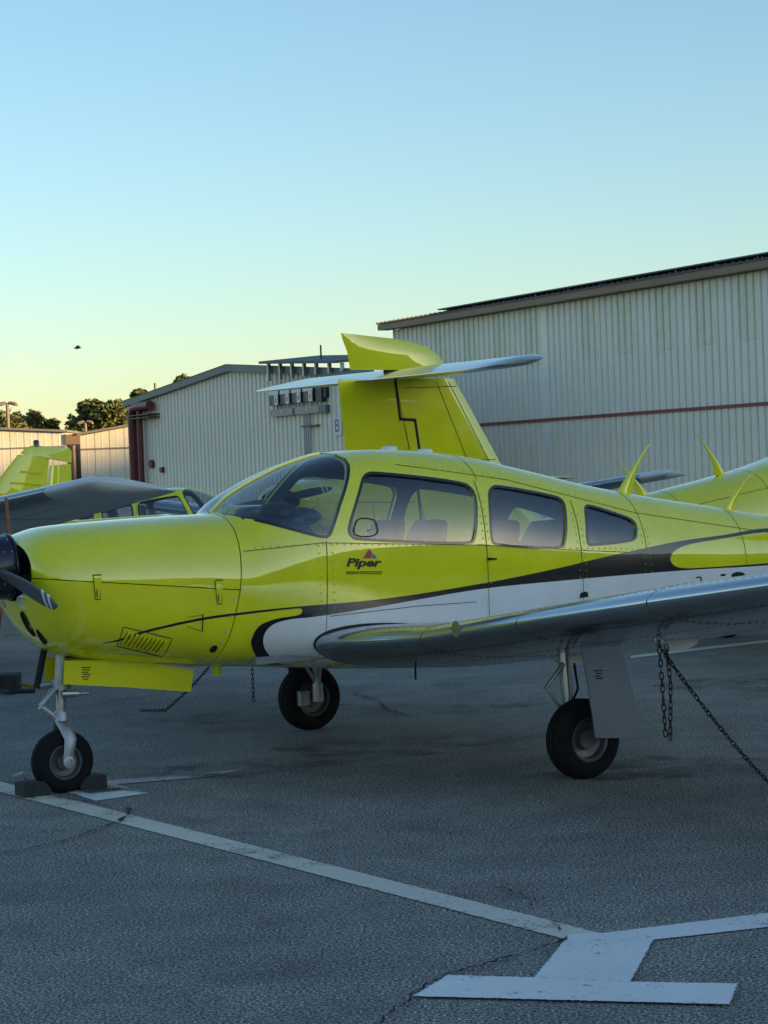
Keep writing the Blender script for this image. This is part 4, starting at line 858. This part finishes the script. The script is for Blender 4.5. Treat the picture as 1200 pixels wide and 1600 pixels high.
# hills with scrub that shut off the low sun, behind and right of the viewer
M['scrub']=leafmat('hill_scrub',(.05,.06,.02))
hm=MB(); rows=[]
for i in range(231):
    az=math.radians(36+180*i/230)   # clockwise from +Y
    row=[]
    deg=math.degrees(az); k_=max(0,min(1,(deg-66)/12))*max(0,min(1,(146-deg)/14)); k_=k_*k_*(3-2*k_)
    q_=min(1,abs(deg-92)/10); H=6+24.0*k_+(.2+q_)*(.7*math.sin(az*9)+.6*math.sin(az*23+1)+.5*math.sin(az*61)+.4*math.sin(az*113+2)+.3*math.sin(az*211))
    H*=max(0,min(1,(deg-48)/12))*max(0,min(1,(200-deg)/20))
    for dd,hh in ((135,0),(150,.35),(170,.72),(190,.95),(205,1.0),(240,.9),(300,.4),(340,0)): row.append((math.sin(az)*dd,math.cos(az)*dd,H*hh-.3))
    rows.append(row)
struct(hm.grid(rows).build('hills','scrub',None,True,60))
# ---------------------------------------------------------------- aircraft on the apron
AX,AY,AW=-1.8383,12.0671,.5201
plane=make_airplane('T'); plane.location=(AX,AY,0); plane.rotation_euler=(0,0,AW)
tag(plane,'chartreuse low-wing airplane in the foreground with black swoosh and white belly','airplane','parked airplanes')
bpy.context.view_layer.update()
SKIP=('maker_name','name_underline','maker_motto','red_triangle','blue_triangle','registration','sun_cover','black_stripe','white_panel','door_placard')
def another(x,y,yaw,label,z=0,sc=1.0,src=None,skip=SKIP):
    c=copy_tree(src or plane,None,skip); c.location=(x,y,z); c.rotation_euler=(0,0,yaw); c.scale=(sc,)*3; tag(c,label,'airplane','parked airplanes'); return c
# T-tailed neighbour: heading right and away; rudder post placed behind the foreground cabin
PH=math.radians(34); T=(-.20,16.7); hd=(math.cos(PH),math.sin(PH))
another(T[0]+hd[0]*7.50*1.045,T[1]+hd[1]*7.50*1.045,math.pi+PH,'chartreuse airplane with tall T-tail rising behind the foreground cabin',0,1.045)
conv=make_airplane('C',False)
for ch in list(conv.children):
    if ch.name.split('.')[0] in SKIP: D.objects.remove(ch)
def pose(o,x,y,yaw,sc=1.0,roll=0.0,z=0.0): o.location=(x,y,z); o.rotation_euler=(math.radians(roll),0,yaw); o.scale=(sc,)*3
def at_tip(o,tip,yaw,sc,z,roll=0.0):
    """stand an airplane so that its left wing tip comes to rest over a given spot"""
    c,s=math.cos(yaw),math.sin(yaw); pose(o,tip[0]-sc*(2.5*c+5.38*s),tip[1]-sc*(2.5*s-5.38*c),yaw,sc,roll,z)
at_tip(conv,(-2.25,19.8),.945,1.14,.04,-1.6)
tag(conv,'airplane at the left edge, its grey wing tip and swept tail fin showing','airplane','parked airplanes')
another(-1.50,32.7,math.radians(170),'chartreuse airplane facing right, cabin seen between left wing and foreground cowling',0,.87,conv)
c7=another(0,0,0,'airplane whose silver wing tip points right below the tall hangar wall',0,1.0,conv); at_tip(c7,(4.73,35.0),1.117,1.05,.05); c7.rotation_euler=(0,math.radians(-3),1.117)

# ---------------------------------------------------------------- chains, chocks, ropes
M['chain']=mat('chain_rusty',(.035,.03,.028),.6,.6); M['chock']=vary(mat('chock_rubber',(.03,.032,.034),.85),(.03,.032,.034),.3,8)
lk=MB(); rows=[]
for i in range(16):
    t=2*math.pi*i/16; cx,cz=.0092*math.cos(t),.0128*math.copysign(abs(math.sin(t))**.8,math.sin(t))+(.0064 if math.sin(t)>0 else -.0064)
    d=Vector((math.cos(t),0,math.sin(t))); rows.append([Vector((cx,0,cz))+(d*math.cos(q)+Vector((0,1,0))*math.sin(q))*.0034 for q in [k*math.pi/3 for k in range(6)]])
LINK=lk.grid(rows+[rows[0]],True).mesh('link','chain',True,80)
def chain(strands,label):
    r=empty('tie_down_chain',strands[0][0]); tag(r,label,'chain','tie-down chains'); o=Vector(strands[0][0]); k=0
    for st in strands:
        P=[Vector(p) for p in st]; seg=[]; pitch=.032
        for a,b in zip(P,P[1:]): seg.append((a,b,(b-a).length))
        tot=sum(s[2] for s in seg); n=int(tot/pitch)
        for i in range(n):
            d=i*pitch
            for a,b,l in seg:
                if d<=l: break
                d-=l
            p=a.lerp(b,d/l); dirv=(b-a).normalized(); q=dirv.to_track_quat('Z','Y')
            m=link('link',LINK,r); m.rotation_mode='QUATERNION'
            from mathutils import Quaternion
            m.rotation_quaternion=q@Quaternion((0,0,1),math.radians(90*(k%2)+15*math.sin(k*1.7))); m.location=p-o; k+=1
def loc2w(x,y,z): return (AX+math.cos(AW)*x-math.sin(AW)*y, AY+math.sin(AW)*x+math.cos(AW)*y, z)
def sag(a,b,s,n=8):
    a,b=Vector(a),Vector(b); return [tuple(a.lerp(b,i/n)-Vector((0,0,s*4*(i/n)*(1-i/n)))) for i in range(n+1)]
a_=loc2w(2.13,-2.68,af(2.68,.33,-1)[1]-.045)
e1=(a_[0]+.02,a_[1]+.02,.30)
chain([[a_,(a_[0]+.01,a_[1],.55),e1],[(a_[0]+.035,a_[1]-.01,a_[2]-.02),(a_[0]+.05,a_[1],.6),(e1[0]+.02,e1[1],.29)],sag((a_[0]+.02,a_[1],a_[2]-.04),(1.96,11.35,.012),.03)+[(2.3,11.0,.01)]],'rusty chain hanging from the near silver wing beside the main wheel')
b_=loc2w(2.40,2.45,af(2.45,.45,-1)[1]-.03)
chain([[b_,(b_[0],b_[1],.10)]],'short chain hanging under the belly behind the nose gear'); chain([sag((b_[0]-.02,b_[1],b_[2]-.03),(-1.676,16.10,.012),.06)+[(-1.9,16.2,.01)]],'slanting chain running to the ground behind the nose gear door')
def chock(x,y,rz,label,rope=False):
    o=MB().prism([(-.075,0),(.085,0),(.085,.035),(.05,.076),(-.075,.076)],-.06,.09).build('wheel_chock','chock'); bevel(o.data,.006,2)
    e=empty('wheel_chock',(x,y,.004),rz); o.name='block'; o.parent=e; tag(e,label,'chock','wheel chocks')
    if rope: MB().tube([(-.06,.06,.07),(-.09,.05,.11),(-.05,.02,.125),(-.02,.04,.08)],.011,6).build('rope_loop','metalgrey',e,True)
    else: MB().tube([(.02,-.06,.07),(.03,-.02,.08),(.02,.03,.07)],.008,6).build('rope_loop','metalgrey',e,True)
c1=loc2w(-.185,-.02,0); chock(c1[0],c1[1],AW,'black rubber chock with rope in front of the nose wheel',True)
c2=loc2w(.165,.03,0); chock(c2[0],c2[1],AW+math.pi,'black rubber chock behind the nose wheel')
M['orange']=mat('rope_orange',(.42,.12,.03),.7); M['ropeyb']=mat('rope_yellow',(.30,.28,.03),.8)
rp=empty('tie_down_rope',(-3.24,18.2,0)); tag(rp,'orange rope hanging from the silver wing at the left edge','rope')
MB().tube([(.12,-.2,1.62),(.15,-.2,1.2),(.08,-.2,.9),(-.02,-.2,.35)],.014,6).build('strand','orange',rp,True); MB().tube([(.13,-.2,1.3),(.18,-.2,.95),(.24,-.2,.66)],.012,6).build('strand','orange',rp,True); MB().tube([(.24,-.2,.66),(.27,-.2,.58)],.018,6).build('end_knot','dark',rp,True)
an=empty('ground_anchor',(-3.22,18.3,0)); tag(an,'black anchor block with yellow rope on asphalt at the left edge','anchor'); b=MB().box((-.35,-.15,0),(.10,.12,.14)).build('block','chock',an); bevel(b.data,.02,2)
MB().tube([(.08,0,.06),(.16,.02,.03),(.26,.0,.02),(.42,-.02,.018)],.016,6).build('rope_tail','ropeyb',an,True); MB().tube([(.0,-.3,.02),(.08,-.4,.02),(.18,-.32,.02),(.28,-.36,.02)],.02,6).build('rope_coil','chock',an,True)
# a bird far off
bd=empty('bird',(-11.05,80,6.75)); tag(bd,'tiny dark bird in the pale sky above the sheds','bird')
MB().grid([[(-.02+.09*k,0+r_*math.cos(t)*.06,.0+.05*r_*math.sin(t)) for t in [q*math.pi/3 for q in range(6)]] for k,r_ in ((-1,.2),(0,1),(1,.9),(2,.3))],True,True).build('body','boxblack',bd,True)
for s in (-1,1): MB().add([(-.03,0,.02),(.10,0,.02),(.12,s*.22,.08),(.02,s*.30,.06)],[(0,1,2,3)]).build('feathered_wing','boxblack',bd)
